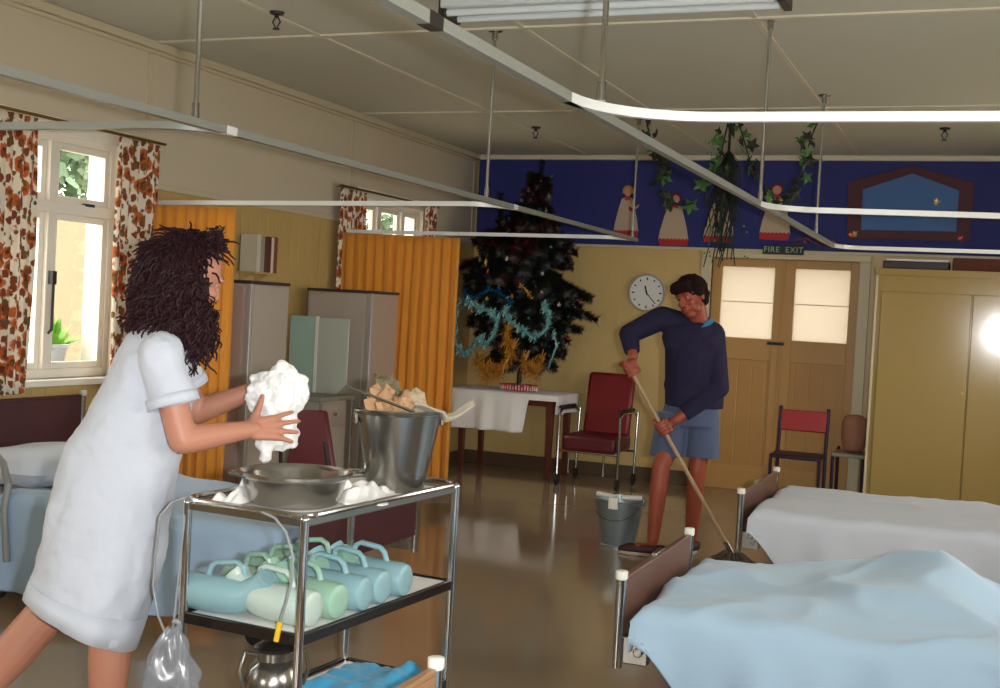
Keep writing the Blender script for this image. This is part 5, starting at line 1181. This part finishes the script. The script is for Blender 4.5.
def hand_geo(bm, w, d, n, side, curls, k=1.0, spread=0.12, thumb=None, lens=(0.072, 0.080, 0.075, 0.058)):
    """w wrist, d direction to the fingers, n back-of-hand normal, side = direction of the thumb side; curls per finger (radians per joint)"""
    d = V(d).normalized(); n = V(n); n = (n - d * n.dot(d)).normalized(); s = d.cross(n); s = s if s.dot(V(side)) > 0 else -s
    B = Matrix((d, s, n)).transposed(); P = lambda x, y, z: V(w) + B @ (V((x, y, z)) * k)
    cap(bm, P(-0.02, 0, 0), 0.025 * k, P(0.015, 0, 0), 0.024 * k)
    for y in (-0.026, -0.009, 0.009, 0.026): cap(bm, P(0.012, y * 0.7, 0), 0.015 * k, P(0.080, y * 1.12, 0.001), 0.0115 * k)
    for i, y in enumerate((0.031, 0.0105, -0.0105, -0.030)):
        p = P(0.086 - 0.004 * abs(i - 1), y, 0); a = 0.0; sp = spread * (1.5 - i) ; L = lens[i] * k
        for j, f_ in enumerate((0.46, 0.30, 0.24)):
            a += curls[i] * (0.8 if j == 0 else 1.0)
            dr = B @ V((math.cos(a) * math.cos(sp), math.cos(a) * math.sin(sp), -math.sin(a))); q = p + dr * L * f_
            cap(bm, p, (0.0092, 0.0082, 0.0074)[j] * k, q, (0.0082, 0.0074, 0.0064)[j] * k); p = q
    tp = [P(0.015, 0.024, -0.006), P(0.040, 0.046, -0.012), P(0.064, 0.060, -0.018), P(0.086, 0.066, -0.024)] if thumb is None else [P(*t_) for t_ in thumb]
    chain(bm, tp, [0.014 * k, 0.0115 * k, 0.0098 * k, 0.0080 * k])

# ---- nurse
ND = 3.74
N = lambda x, y, dd=0.0: U(x, y, d=ND + dd)
nurse = thing('person', 'woman in a white uniform dress leaning forward with a bunched white cloth in her hands', 'person', V((N(105, 640).x, N(105, 640).y, 0)))
fN = (E1 * 0.84 + E2 * 0.42 + V((0, 0, -0.36))).normalized(); BN = basis(fN, V((0, 0, 1)) + E1 * 0.30)
hcN = N(192, 277, 0.02)
bm = NB()
head_geo(bm, hcN, BN, 1.0)
nk0 = N(171, 333, 0.0)
cap(bm, nk0, 0.055, hcN + BN @ V((-0.03, 0, -0.05)), 0.050)
shN, shF = N(160, 352, -0.155), N(168, 345, 0.165)
cap(bm, shN + V((0, 0, -0.015)), 0.042, shF + V((0, 0, -0.015)), 0.042)
cap(bm, N(150, 365), 0.10, N(125, 430), 0.095); cap(bm, N(125, 430), 0.095, N(112, 490), 0.12)
# near arm: right arm
elN, wrN = N(183, 440, -0.20), N(246, 430, -0.13)
cap(bm, shN + (elN - shN) * 0.2, 0.044, elN, 0.042); chain(bm, [elN, elN + (wrN - elN) * 0.35, wrN], [0.041, 0.039, 0.027])
hd = (N(285, 427, -0.09) - wrN).normalized()
hand_geo(bm, wrN + hd * 0.012, hd, -E2 * 0.9 + V((0, 0, 0.35)), V((0, 0, 1)), (0.10, 0.06, 0.10, 0.14), k=1.0, spread=0.16,
         thumb=[(0.012, 0.022, -0.004), (0.034, 0.050, -0.006), (0.050, 0.078, -0.006), (0.062, 0.102, -0.006)])
# far arm: left arm, hand behind the cloth
elF, wrF = N(196, 412, 0.20), N(250, 392, 0.14)
cap(bm, shF + (elF - shF) * 0.2, 0.044, elF, 0.042); chain(bm, [elF, elF + (wrF - elF) * 0.35, wrF], [0.040, 0.038, 0.027])
hf = (N(290, 400, 0.10) - wrF).normalized()
hand_geo(bm, wrF + hf * 0.01, hf, E2 * 0.9 + V((0, 0, 0.3)), V((0, 0, 1)), (0.25, 0.25, 0.3, 0.3), k=1.0, spread=0.10)
# legs
def foot_at(bm, an, f, k=1.0):
    f = V((f.x, f.y, 0)).normalized(); h = V((an.x, an.y, 0.045)) - f * 0.03
    cap(bm, h, 0.033 * k, V((an.x, an.y, 0.045)) + f * 0.08, 0.032 * k); cap(bm, V((an.x, an.y, 0.045)) + f * 0.08, 0.034 * k, V((an.x, an.y, 0.028)) + f * 0.155, 0.026 * k)
kn1 = N(112, 610, -0.09); an1 = U(104, 772, d=ND - 0.09); an1.z = 0.09
hip1 = N(118, 500, -0.09); hip2 = N(108, 500, 0.09); kn2 = N(50, 610, 0.09)
a2 = U(-52, 728, d=ND + 0.09); a2.z = max(0.14, a2.z)
chain(bm, [hip1, kn1, kn1 + (an1 - kn1) * 0.35, an1], [0.085, 0.060, 0.060, 0.036])
chain(bm, [hip2, kn2, kn2 + (a2 - kn2) * 0.35, a2], [0.085, 0.062, 0.062, 0.038])
foot_at(bm, an1, E1)
fd = (E1 * 0.8 + V((0, 0, -0.6))).normalized(); cap(bm, a2, 0.035, a2 + fd * 0.10 + V((0, 0, -0.02)), 0.032); tz = a2 + fd * 0.10 + V((0, 0, -0.02)); cap(bm, tz, 0.032, V((tz.x, tz.y, 0.03)) + V((E1.x, E1.y, 0)) * 0.05, 0.025)
bodyN = obj('body', bm, M_skinN, nurse, vox=0.0045, vsm=5)
face_parts(nurse, hcN, BN)
# shoes
for an, lift in ((an1, 0.0), (V((tz.x, tz.y, 0)) + V((E1.x, E1.y, 0)) * -0.03, 0.0)):
    bm = NB(); f = V((E1.x, E1.y, 0)).normalized(); g = V((an.x, an.y, 0))
    cap(bm, g - f * 0.035 + V((0, 0, 0.042)), 0.040, g + f * 0.16 + V((0, 0, 0.034)), 0.034); ell(bm, g + f * 0.07 + V((0, 0, 0.05)), (0.05, 0.042, 0.04), basis(f, V((0, 0, 1)))); box(bm, g + f * 0.06 + V((0, 0, 0.012)), (0.26, 0.075, 0.024), (0, 0, math.atan2(f.y, f.x)))
    for v in bm.verts: v.co.z = max(v.co.z, 0.001)
    obj('shoe', bm, M_capw, nurse, vox=0.006, vsm=4)
# dress
Lp = [(146, 322), (128, 334), (116, 355), (101, 385), (84, 415), (66, 445), (54, 475), (47, 505), (42, 540), (33, 570), (25, 592)]
Rp = [(186, 334), (191, 348), (193, 362), (194, 390), (190, 425), (182, 455), (176, 482), (171, 515), (163, 555), (151, 600), (136, 643)]
Dp = [0.085, 0.125, 0.150, 0.155, 0.150, 0.160, 0.185, 0.205, 0.215, 0.225, 0.23]
def dress_rings(bm, n=72, grow=0.0, i0=0, i1=None, fold=0.9, close=True):
    prev = None; rings = []
    idx = list(range(i0, len(Lp) if i1 is None else i1)); M_ = []
    for i in idx[:-1]:
        for t_ in (0, 0.34, 0.67): M_.append((i, t_))
    M_.append((idx[-1], 0))
    for (i, t_) in M_:
        j = min(i + 1, len(Lp) - 1); l0, l1 = V(Lp[i]), V(Lp[j]); r0, r1 = V(Rp[i]), V(Rp[j]); l = l0 + (l1 - l0) * t_; r = r0 + (r1 - r0) * t_; dp = Dp[i] + (Dp[j] - Dp[i]) * t_
        A, B_ = N(l.x, l.y), N(r.x, r.y); c = (A + B_) / 2; h = (B_ - A) / 2; q = (i + t_) / 10.0; rg = []
        for k in range(n):
            a = 2 * PI * k / n; w_ = max(0.0, q - 0.42) * fold
            fr = 1 + w_ * (0.060 * math.sin(a * 5 + 1.0 + q * 1.5) + 0.04 * math.sin(a * 9 + 2.4) + 0.03 * nz(a * 2, q * 4)) + 0.012 * nz(math.cos(a) * 3, math.sin(a) * 3, q * 9)
            ca, sa = math.cos(a), math.sin(a); e = 0.90
            rg.append(bm.verts.new(c + h * (math.copysign(abs(ca) ** e, ca) * (fr if abs(ca) < .95 else 1 + (fr - 1) * .4) * (1 + grow)) + E2 * (math.copysign(abs(sa) ** e, sa) * dp * fr * (1 + grow))))
        rings.append(rg)
    for a, b in zip(rings, rings[1:]): skin(bm, a, b)
    bm.faces.new(rings[0][::-1]); bm.faces.new(rings[-1])
bm = NB(); dress_rings(bm)
cap(bm, shN, 0.060, shF, 0.060)
for sh, el, l_ in ((shN, elN, 0.60), (shF, elF, 0.62)):
    d_ = (el - sh); e_ = sh + d_ * l_; cap(bm, sh, 0.062, sh + d_ * 0.15, 0.062); cyl(bm, sh, e_, 0.060, 0.068, 28)
dress = obj('uniform_dress', bm, M_uniform, nurse, vox=0.006, vsm=5)
tw_ = bpy.data.textures.new('dress_folds', 'CLOUDS'); tw_.noise_scale = 0.10; tw_.noise_depth = 2; dw = dress.modifiers.new('folds', 'DISPLACE'); dw.texture = tw_; dw.strength = 0.022; dw.texture_coords = 'GLOBAL'
for sh, el, l_ in ((shN, elN, 0.60), (shF, elF, 0.62)):
    bm = NB(); d_ = (el - sh); x, y = frame_of(d_); e0 = sh + d_ * (l_ - 0.11); e1 = sh + d_ * (l_ + 0.01); A = ring(bm, e0, x, y, 0.0715, 28); B_ = ring(bm, e1, x, y, 0.073, 28); skin(bm, A, B_); obj('sleeve_cuff', bm, M_uniform, dress, solid=0.003)
bm = NB(); cdir = (hcN - nk0).normalized(); x, y = frame_of(cdir)
A = ring(bm, nk0 - cdir * 0.02, x, y, 0.083, 32); B_ = ring(bm, nk0 + cdir * 0.025, x, y, 0.066, 32); C_ = ring(bm, nk0 - cdir * 0.012, x, y, 0.098, 32); skin(bm, A, B_); skin(bm, B_, C_)
obj('collar', bm, M_uniform, dress, solid=0.004, smooth=70)
# hem band
bm = NB(); iN = len(Lp) - 1
def hemring(q, g):
    l = V(Lp[-1]).lerp(V(Lp[-2]), q); r = V(Rp[-1]).lerp(V(Rp[-2]), q); A, B_ = N(l.x, l.y), N(r.x, r.y); c = (A + B_) / 2; h = (B_ - A) / 2; dp = Dp[-1]; out = []
    for k in range(72):
        a = 2 * PI * k / 72; w_ = max(0.0, (1 - q * .1) - 0.42) * 0.9; fr = 1 + w_ * (0.060 * math.sin(a * 5 + 1.0 + (1 - q * .1) * 1.5) + 0.04 * math.sin(a * 9 + 2.4) + 0.03 * nz(a * 2, 4)) 
        ca, sa = math.cos(a), math.sin(a); e = .9; out.append(bm.verts.new(c + h * (math.copysign(abs(ca) ** e, ca) * (fr if abs(ca) < .95 else 1 + (fr - 1) * .4) * (1 + g)) + E2 * (math.copysign(abs(sa) ** e, sa) * dp * fr * (1 + g))))
    return out
skin(bm, hemring(0.75, 0.004), hemring(0.0, 0.010)); obj('hem_band', bm, M_uniform, dress, solid=0.003, smooth=70)
# hair: dark shoulder-length curls
bm = NB(); H_ = lambda x, y, dd=0.0: N(x, y, dd)
HB = [(184, 262, 0.02, 0.086), (176, 268, 0.0, 0.088), (198, 252, 0.03, 0.060), (182, 292, -0.03, 0.084), (186, 316, -0.05, 0.064), (174, 296, 0.03, 0.086), (168, 290, 0.0, 0.074), (190, 330, -0.06, 0.042),
      (162, 308, 0.02, 0.056), (176, 318, -0.04, 0.062), (184, 300, 0.08, 0.055), (152, 316, 0.0, 0.034), (190, 314, -0.06, 0.040), (182, 288, -0.05, 0.052), (208, 247, 0.01, 0.036)]
for (x, y, dd, r) in HB: ell(bm, H_(x, y, dd), r, sub=2)
hairN = obj('hair', bm, M_hairN, nurse, vox=0.009, vsm=3)
random.seed(31); bm = NB(); HC = [(H_(x, y, dd), r) for x, y, dd, r in HB]; done = 0
while done < 1400:
    c_, r_ = random.choices(HC, weights=[r * r for _, r in HC])[0]
    n_ = V((random.gauss(0, 1), random.gauss(0, 1), random.gauss(0, 1))).normalized()
    if n_.dot(E2) > 0.55: continue
    p = c_ + n_ * r_; v_ = p - CAM_C; sx = 500 + F_PX * v_.dot(CAM_R) / v_.dot(CAM_F); sy = 344 + F_PX * v_.dot(CAM_D) / v_.dot(CAM_F)
    if (sx > 199 and 246 < sy < 300) or (sx > 212 and sy > 232): continue
    if any((p - q).length < r2 - 0.012 for q, r2 in HC): continue
    done += 1
    L_ = random.uniform(0.06, 0.115); ph = random.uniform(0, 6.28); rad = random.uniform(0.006, 0.011) * (0.35 if sy < 258 else 1)
    dr = V((0, 0, -1)) + E1 * random.gauss(-0.12, 0.25) + E2 * random.gauss(0, 0.2) + n_ * 0.06; dr = (dr - n_ * min(0, dr.dot(n_))).normalized(); u_, v_ = frame_of(dr)
    p = p + n_ * 0.003
    tube(bm, [p + dr * (L_ * t_ / 10) + u_ * rad * math.cos(ph + t_ * 1.05) + v_ * rad * math.sin(ph + t_ * 1.05) for t_ in range(11)], [0.0034] * 8 + [0.0032, 0.0028, 0.002], 5)
for (x, y) in [(142 + random.uniform(-10, 8), 318 + random.uniform(-10, 12)) for _ in range(60)] + [(203 + random.uniform(-10, 10), 325 + random.uniform(-25, 15)) for _ in range(90)] + [(216 + random.uniform(-8, 6), 238 + random.uniform(-6, 5)) for _ in range(60)]:
    p = H_(x, y, random.uniform(-0.08, 0.04)); ph = random.uniform(0, 6.28); dr = (V((0, 0, -0.8)) + E1 * random.gauss(0.2, 0.4)).normalized(); u_, v_ = frame_of(dr)
    tube(bm, [p + dr * (0.05 * t_ / 9 - 0.02) + u_ * 0.010 * math.cos(ph + t_ * 0.9) + v_ * 0.010 * math.sin(ph + t_ * 0.9) for t_ in range(10)], 0.0018, 5)
o_ = obj('curls', bm, M_hairN, hairN); o_['kind'] = 'stuff'
# bunched white cloth in her hands
bm = NB(); random.seed(5)
for (x, y, dd, r) in ((274, 396, 0.02, 0.088), (288, 392, 0.02, 0.066), (264, 388, 0.03, 0.055), (281, 380, 0.02, 0.056), (260, 396, 0.02, 0.052), (280, 420, 0.02, 0.055), (272, 440, 0.02, 0.034)):
    ell(bm, N(x, y, dd), (r, r * 0.8, r), sub=2)
cyl(bm, N(275, 415, 0.02), N(264, 460, 0.01), 0.065, 0.014, 12); cyl(bm, N(280, 420, 0.02), N(292, 447, 0.02), 0.055, 0.016, 12); cyl(bm, N(278, 420, 0.02), N(278, 452, 0.02), 0.055, 0.02, 12)
cl = obj('bunched_cloth', bm, M_clothW, vox=0.004, vsm=6)
tx_ = bpy.data.textures.new('crumple', 'VORONOI'); tx_.noise_scale = 0.07; tx_.distance_metric = 'DISTANCE'
d_ = cl.modifiers.new('crumple', 'DISPLACE'); d_.texture = tx_; d_.strength = 0.026; d_.mid_level = 0.5; d_.texture_coords = 'GLOBAL'
tx2 = bpy.data.textures.new('crumple2', 'CLOUDS'); tx2.noise_scale = 0.03; d2 = cl.modifiers.new('crumple2', 'DISPLACE'); d2.texture = tx2; d2.strength = 0.022; d2.texture_coords = 'GLOBAL'
tag(cl, 'bunched white cloth held up between the hands of the woman in white', 'cloth')

# ---- man
YM = 7.30
Mp = lambda x, y, dy=0.0: U(x, y, Y=YM + dy)
man = thing('person', 'young man in a navy jumper and blue-grey shorts leaning on a mop handle', 'person', (-1.87, 7.35, 0))
hcM = Mp(691, 297, -0.06)
fM = (V((-0.42, -0.86, -0.30))).normalized(); BM_ = basis(fM, V((-0.30, 0.0, 1)))
bm = NB(); head_geo(bm, hcM, BM_, 1.04)
nkM = Mp(700, 324, 0.02); cap(bm, nkM, 0.058, hcM + BM_ @ V((-0.02, 0, -0.06)), 0.052)
sL, sR = Mp(662, 318, 0.0), Mp(713, 334, 0.06)
cap(bm, sL, 0.055, sR, 0.055); cap(bm, Mp(694, 345, .04), 0.11, Mp(694, 385, .06), 0.10)
def online(t_): return MB0 + (MT - MB0) * t_
Lh = (MT - MB0).length
g1 = MT - md * 0.05                          # upper grip
def nearest_t(x, y):
    best = min(((abs(p.x - 0) , k) for k in range(1) for p in (V((0, 0, 0)),)), default=None); bt = 0; bd = 1e9
    for k in range(200):
        P_ = online(k / 199); v = P_ - CAM_C; z_ = v.dot(CAM_F); sx, sy = 500 + F_PX * v.dot(CAM_R) / z_, 344 + F_PX * v.dot(CAM_D) / z_
        dd_ = (sx - x) ** 2 + (sy - y) ** 2
        if dd_ < bd: bd, bt = dd_, k / 199
    return bt
g2 = online(nearest_t(665, 426))             # lower grip
def fist(bm, wrist, grip, axis, normal, k=1.0):
    """closed hand round a rod at grip; axis = rod direction towards the thumb, normal = from palm centre to the rod"""
    axis = V(axis).normalized(); n = V(normal); n = (n - axis * n.dot(axis)).normalized(); s = axis.cross(n)
    pc = grip - n * 0.030 * k
    for o_ in (-0.030, -0.010, 0.010, 0.030): cap(bm, pc + axis * o_ * k - s * 0.030 * k, 0.015 * k, pc + axis * o_ * k + s * 0.030 * k, 0.014 * k)
    for i, o_ in enumerate((0.033, 0.011, -0.011, -0.032)):
        rr = (0.0105, 0.011, 0.0105, 0.009)[i] * k; R_ = 0.026 * k
        pts = [grip + axis * o_ * k + (-n * math.cos(a) + s * math.sin(a)) * R_ * (1.15 if a < 1 else 1) for a in (0.9, 1.7, 2.5, 3.4, 4.2)]
        chain(bm, [pc + axis * o_ * k + s * 0.03 * k] + pts, [rr * 1.2, rr * 1.1, rr * 1.05, rr, rr, rr * 0.85])
    chain(bm, [pc + axis * 0.02 * k - s * 0.03 * k, grip + axis * 0.045 * k - s * 0.035 * k, grip + axis * 0.055 * k + n * 0.012 * k - s * 0.018 * k, grip + axis * 0.050 * k + n * 0.028 * k + s * 0.006 * k], [0.016 * k, 0.014 * k, 0.012 * k, 0.0095 * k])
    cap(bm, pc - s * 0.03 * k, 0.026 * k, wrist, 0.027 * k)
# right arm (image left): raised, elbow out
elM1 = Mp(629, 334, -0.10); wr1 = g1 + V((0.0, 0.05, 0.075))
cap(bm, sL, 0.055, elM1, 0.044); chain(bm, [elM1, elM1 + (wr1 - elM1) * .4, wr1], [0.042, 0.040, 0.029])
fist(bm, wr1, g1, md, V((0.0, -1.0, -0.45)), 1.08)
# left arm (image right): down across to the handle
elM2 = Mp(719, 388, -0.02); wr2 = g2 + V((0.075, 0.03, 0.05))
cap(bm, sR, 0.055, elM2, 0.044); chain(bm, [elM2, elM2 + (wr2 - elM2) * .4, wr2], [0.042, 0.040, 0.029])
fist(bm, wr2, g2, md, V((-0.8, -0.5, -0.1)), 1.08)
# legs
for (hp, kn, an, fdir) in (((675, 425, 0.04), (661, 468, -0.10), (653, 536, -0.10), V((-1, -0.12, 0))), ((704, 418, 0.08), (697, 470, 0.06), (691, 536, 0.14), V((-0.3, -1, 0)))):
    h_, k_, a_ = Mp(*hp), Mp(*kn), Mp(*an); a_.z = 0.10
    chain(bm, [h_, k_, k_ + (a_ - k_) * 0.3, a_], [0.074, 0.054, 0.056, 0.036]); foot_at(bm, a_, fdir, 1.05)
obj('body', bm, M_skinM, man, vox=0.0055, vsm=4); face_parts(man, hcM, BM_, 1.04)
for (an, fdir) in (((653, 536, -0.10), V((-1, -0.12, 0))), ((691, 536, 0.14), V((-0.3, -1, 0)))):
    a_ = Mp(*an); g = V((a_.x, a_.y, 0)); f = fdir.normalized(); bm = NB()
    cap(bm, g - f * 0.045 + V((0, 0, 0.045)), 0.042, g + f * 0.14 + V((0, 0, 0.034)), 0.036); cap(bm, g + f * 0.14 + V((0, 0, 0.034)), 0.036, g + f * 0.185 + V((0, 0, 0.026)), 0.026)
    for v in bm.verts: v.co.z = min(max(v.co.z, 0.012), 0.075)
    sh = obj('shoe', bm, M_shoe, man, vox=0.006, vsm=4)
    bm = NB(); lathe(bm, [(0.9, 0), (1.0, 0.003), (1.0, 0.018), (0.95, 0.02)], (0, 0, 0), 32, Matrix.Identity(4)); bmm = basis(f, V((0, 0, 1))).to_4x4()
    for v in bm.verts: v.co = V((v.co.x * 0.142, v.co.y * 0.046, v.co.z + 0.001))
    xf(bm, bm.verts, Matrix.Translation(g + f * 0.072) @ bmm); obj('sole', bm, M_sole, sh)
# jumper
bm = NB(); cap(bm, sL, 0.075, sR, 0.075)
cap(bm, Mp(682, 338, .03), 0.125, Mp(706, 345, .05), 0.125); cap(bm, Mp(682, 385, .05), 0.115, Mp(706, 387, .06), 0.115)
cap(bm, Mp(694, 350, .04), 0.15, Mp(693, 380, .05), 0.15)
lo = [Mp(695, 345, .05), Mp(694, 407, .05)]
A_ = []
for c_, (rx, ry) in zip(lo, ((0.185, 0.135), (0.180, 0.145))): A_.append([bm.verts.new(c_ + V((1, 0, 0)) * rx * math.cos(2 * PI * k / 40) + V((0, 1, 0)) * ry * math.sin(2 * PI * k / 40)) for k in range(40)])
skin(bm, A_[0], A_[1]); bm.faces.new(A_[0][::-1]); bm.faces.new(A_[1])
chain(bm, [sL, elM1], [0.075, 0.062]); e_ = elM1 + (wr1 - elM1) * 0.80; cyl(bm, elM1, e_, 0.062, 0.048, 24); ell(bm, elM1, 0.062)
chain(bm, [sR, elM2], [0.075, 0.062]); e_ = elM2 + (wr2 - elM2) * 0.82; cyl(bm, elM2, e_, 0.062, 0.046, 24); ell(bm, elM2, 0.062)
cyl(bm, nkM - V((0, 0, 0.07)), nkM + V((0, 0, 0.01)), 0.10, 0.074, 24)
jm = obj('jumper', bm, M_navy, man, vox=0.008, vsm=5)
bm = NB(); cdir = (hcM + BM_ @ V((-0.03, 0, -0.04)) - nkM).normalized(); x, y = frame_of(cdir)
A = ring(bm, nkM - cdir * 0.005, x, y, 0.074, 32); B_ = ring(bm, nkM + cdir * 0.025, x, y, 0.066, 32); C_ = ring(bm, nkM + cdir * 0.004, x, y, 0.084, 32); skin(bm, A, B_); skin(bm, B_, C_)
obj('collar', bm, M_collar, man, solid=0.004, smooth=70)
# shorts
bm = NB(); R0 = [bm.verts.new(Mp(693, 396, .05) + V((0.160 * math.cos(2 * PI * k / 40), 0.125 * math.sin(2 * PI * k / 40), 0))) for k in range(40)]
R1 = [bm.verts.new(Mp(688, 425, .05) + V((0.180 * math.cos(2 * PI * k / 40), 0.135 * math.sin(2 * PI * k / 40), 0))) for k in range(40)]
skin(bm, R0, R1); bm.faces.new(R0[::-1]); bm.faces.new(R1)
for (x0, y0, x1, y1, dy) in ((674, 412, 667, 456, 0.0), (703, 412, 702, 457, 0.07)):
    a_, b_ = Mp(x0, y0, dy), Mp(x1, y1, dy); A = [bm.verts.new(a_ + V((0.100 * math.cos(2 * PI * k / 32), 0.105 * math.sin(2 * PI * k / 32), 0))) for k in range(32)]
    B_ = [bm.verts.new(b_ + V((0.108 * math.cos(2 * PI * k / 32) * (1 + .04 * math.sin(5 * k)), 0.112 * math.sin(2 * PI * k / 32), 0))) for k in range(32)]
    skin(bm, A, B_); bm.faces.new(A[::-1]); bm.faces.new(B_)
obj('shorts', bm, M_shorts, man, vox=0.007, vsm=3)
# short dark hair with a fringe
bm = NB(); P = lambda x, y, z: hcM + BM_ @ V((x, y, z))
ell(bm, P(-0.026, 0, 0.046), (0.108, 0.090, 0.092), BM_); ell(bm, P(-0.060, 0, 0.0), (0.070, 0.080, 0.085), BM_)
ell(bm, P(0.055, 0.0, 0.088), (0.050, 0.072, 0.034), BM_); ell(bm, P(0.070, 0.030, 0.070), (0.030, 0.045, 0.028), BM_); ell(bm, P(0.066, -0.035, 0.074), (0.032, 0.04, 0.028), BM_)
for s in (-1, 1): ell(bm, P(-0.005, s * 0.080, 0.030), (0.040, 0.018, 0.045), BM_)
hm = obj('hair', bm, M_hairM, man, vox=0.007, vsm=3)
t3 = bpy.data.textures.new('hair_tufts', 'CLOUDS'); t3.noise_scale = 0.03; d3 = hm.modifiers.new('tufts', 'DISPLACE'); d3.texture = t3; d3.strength = 0.018; d3.texture_coords = 'GLOBAL'

# ------------------------------------------------------------------ tidy helper marks
for o in bpy.data.objects:
    if '_b' in o.keys(): del o['_b']
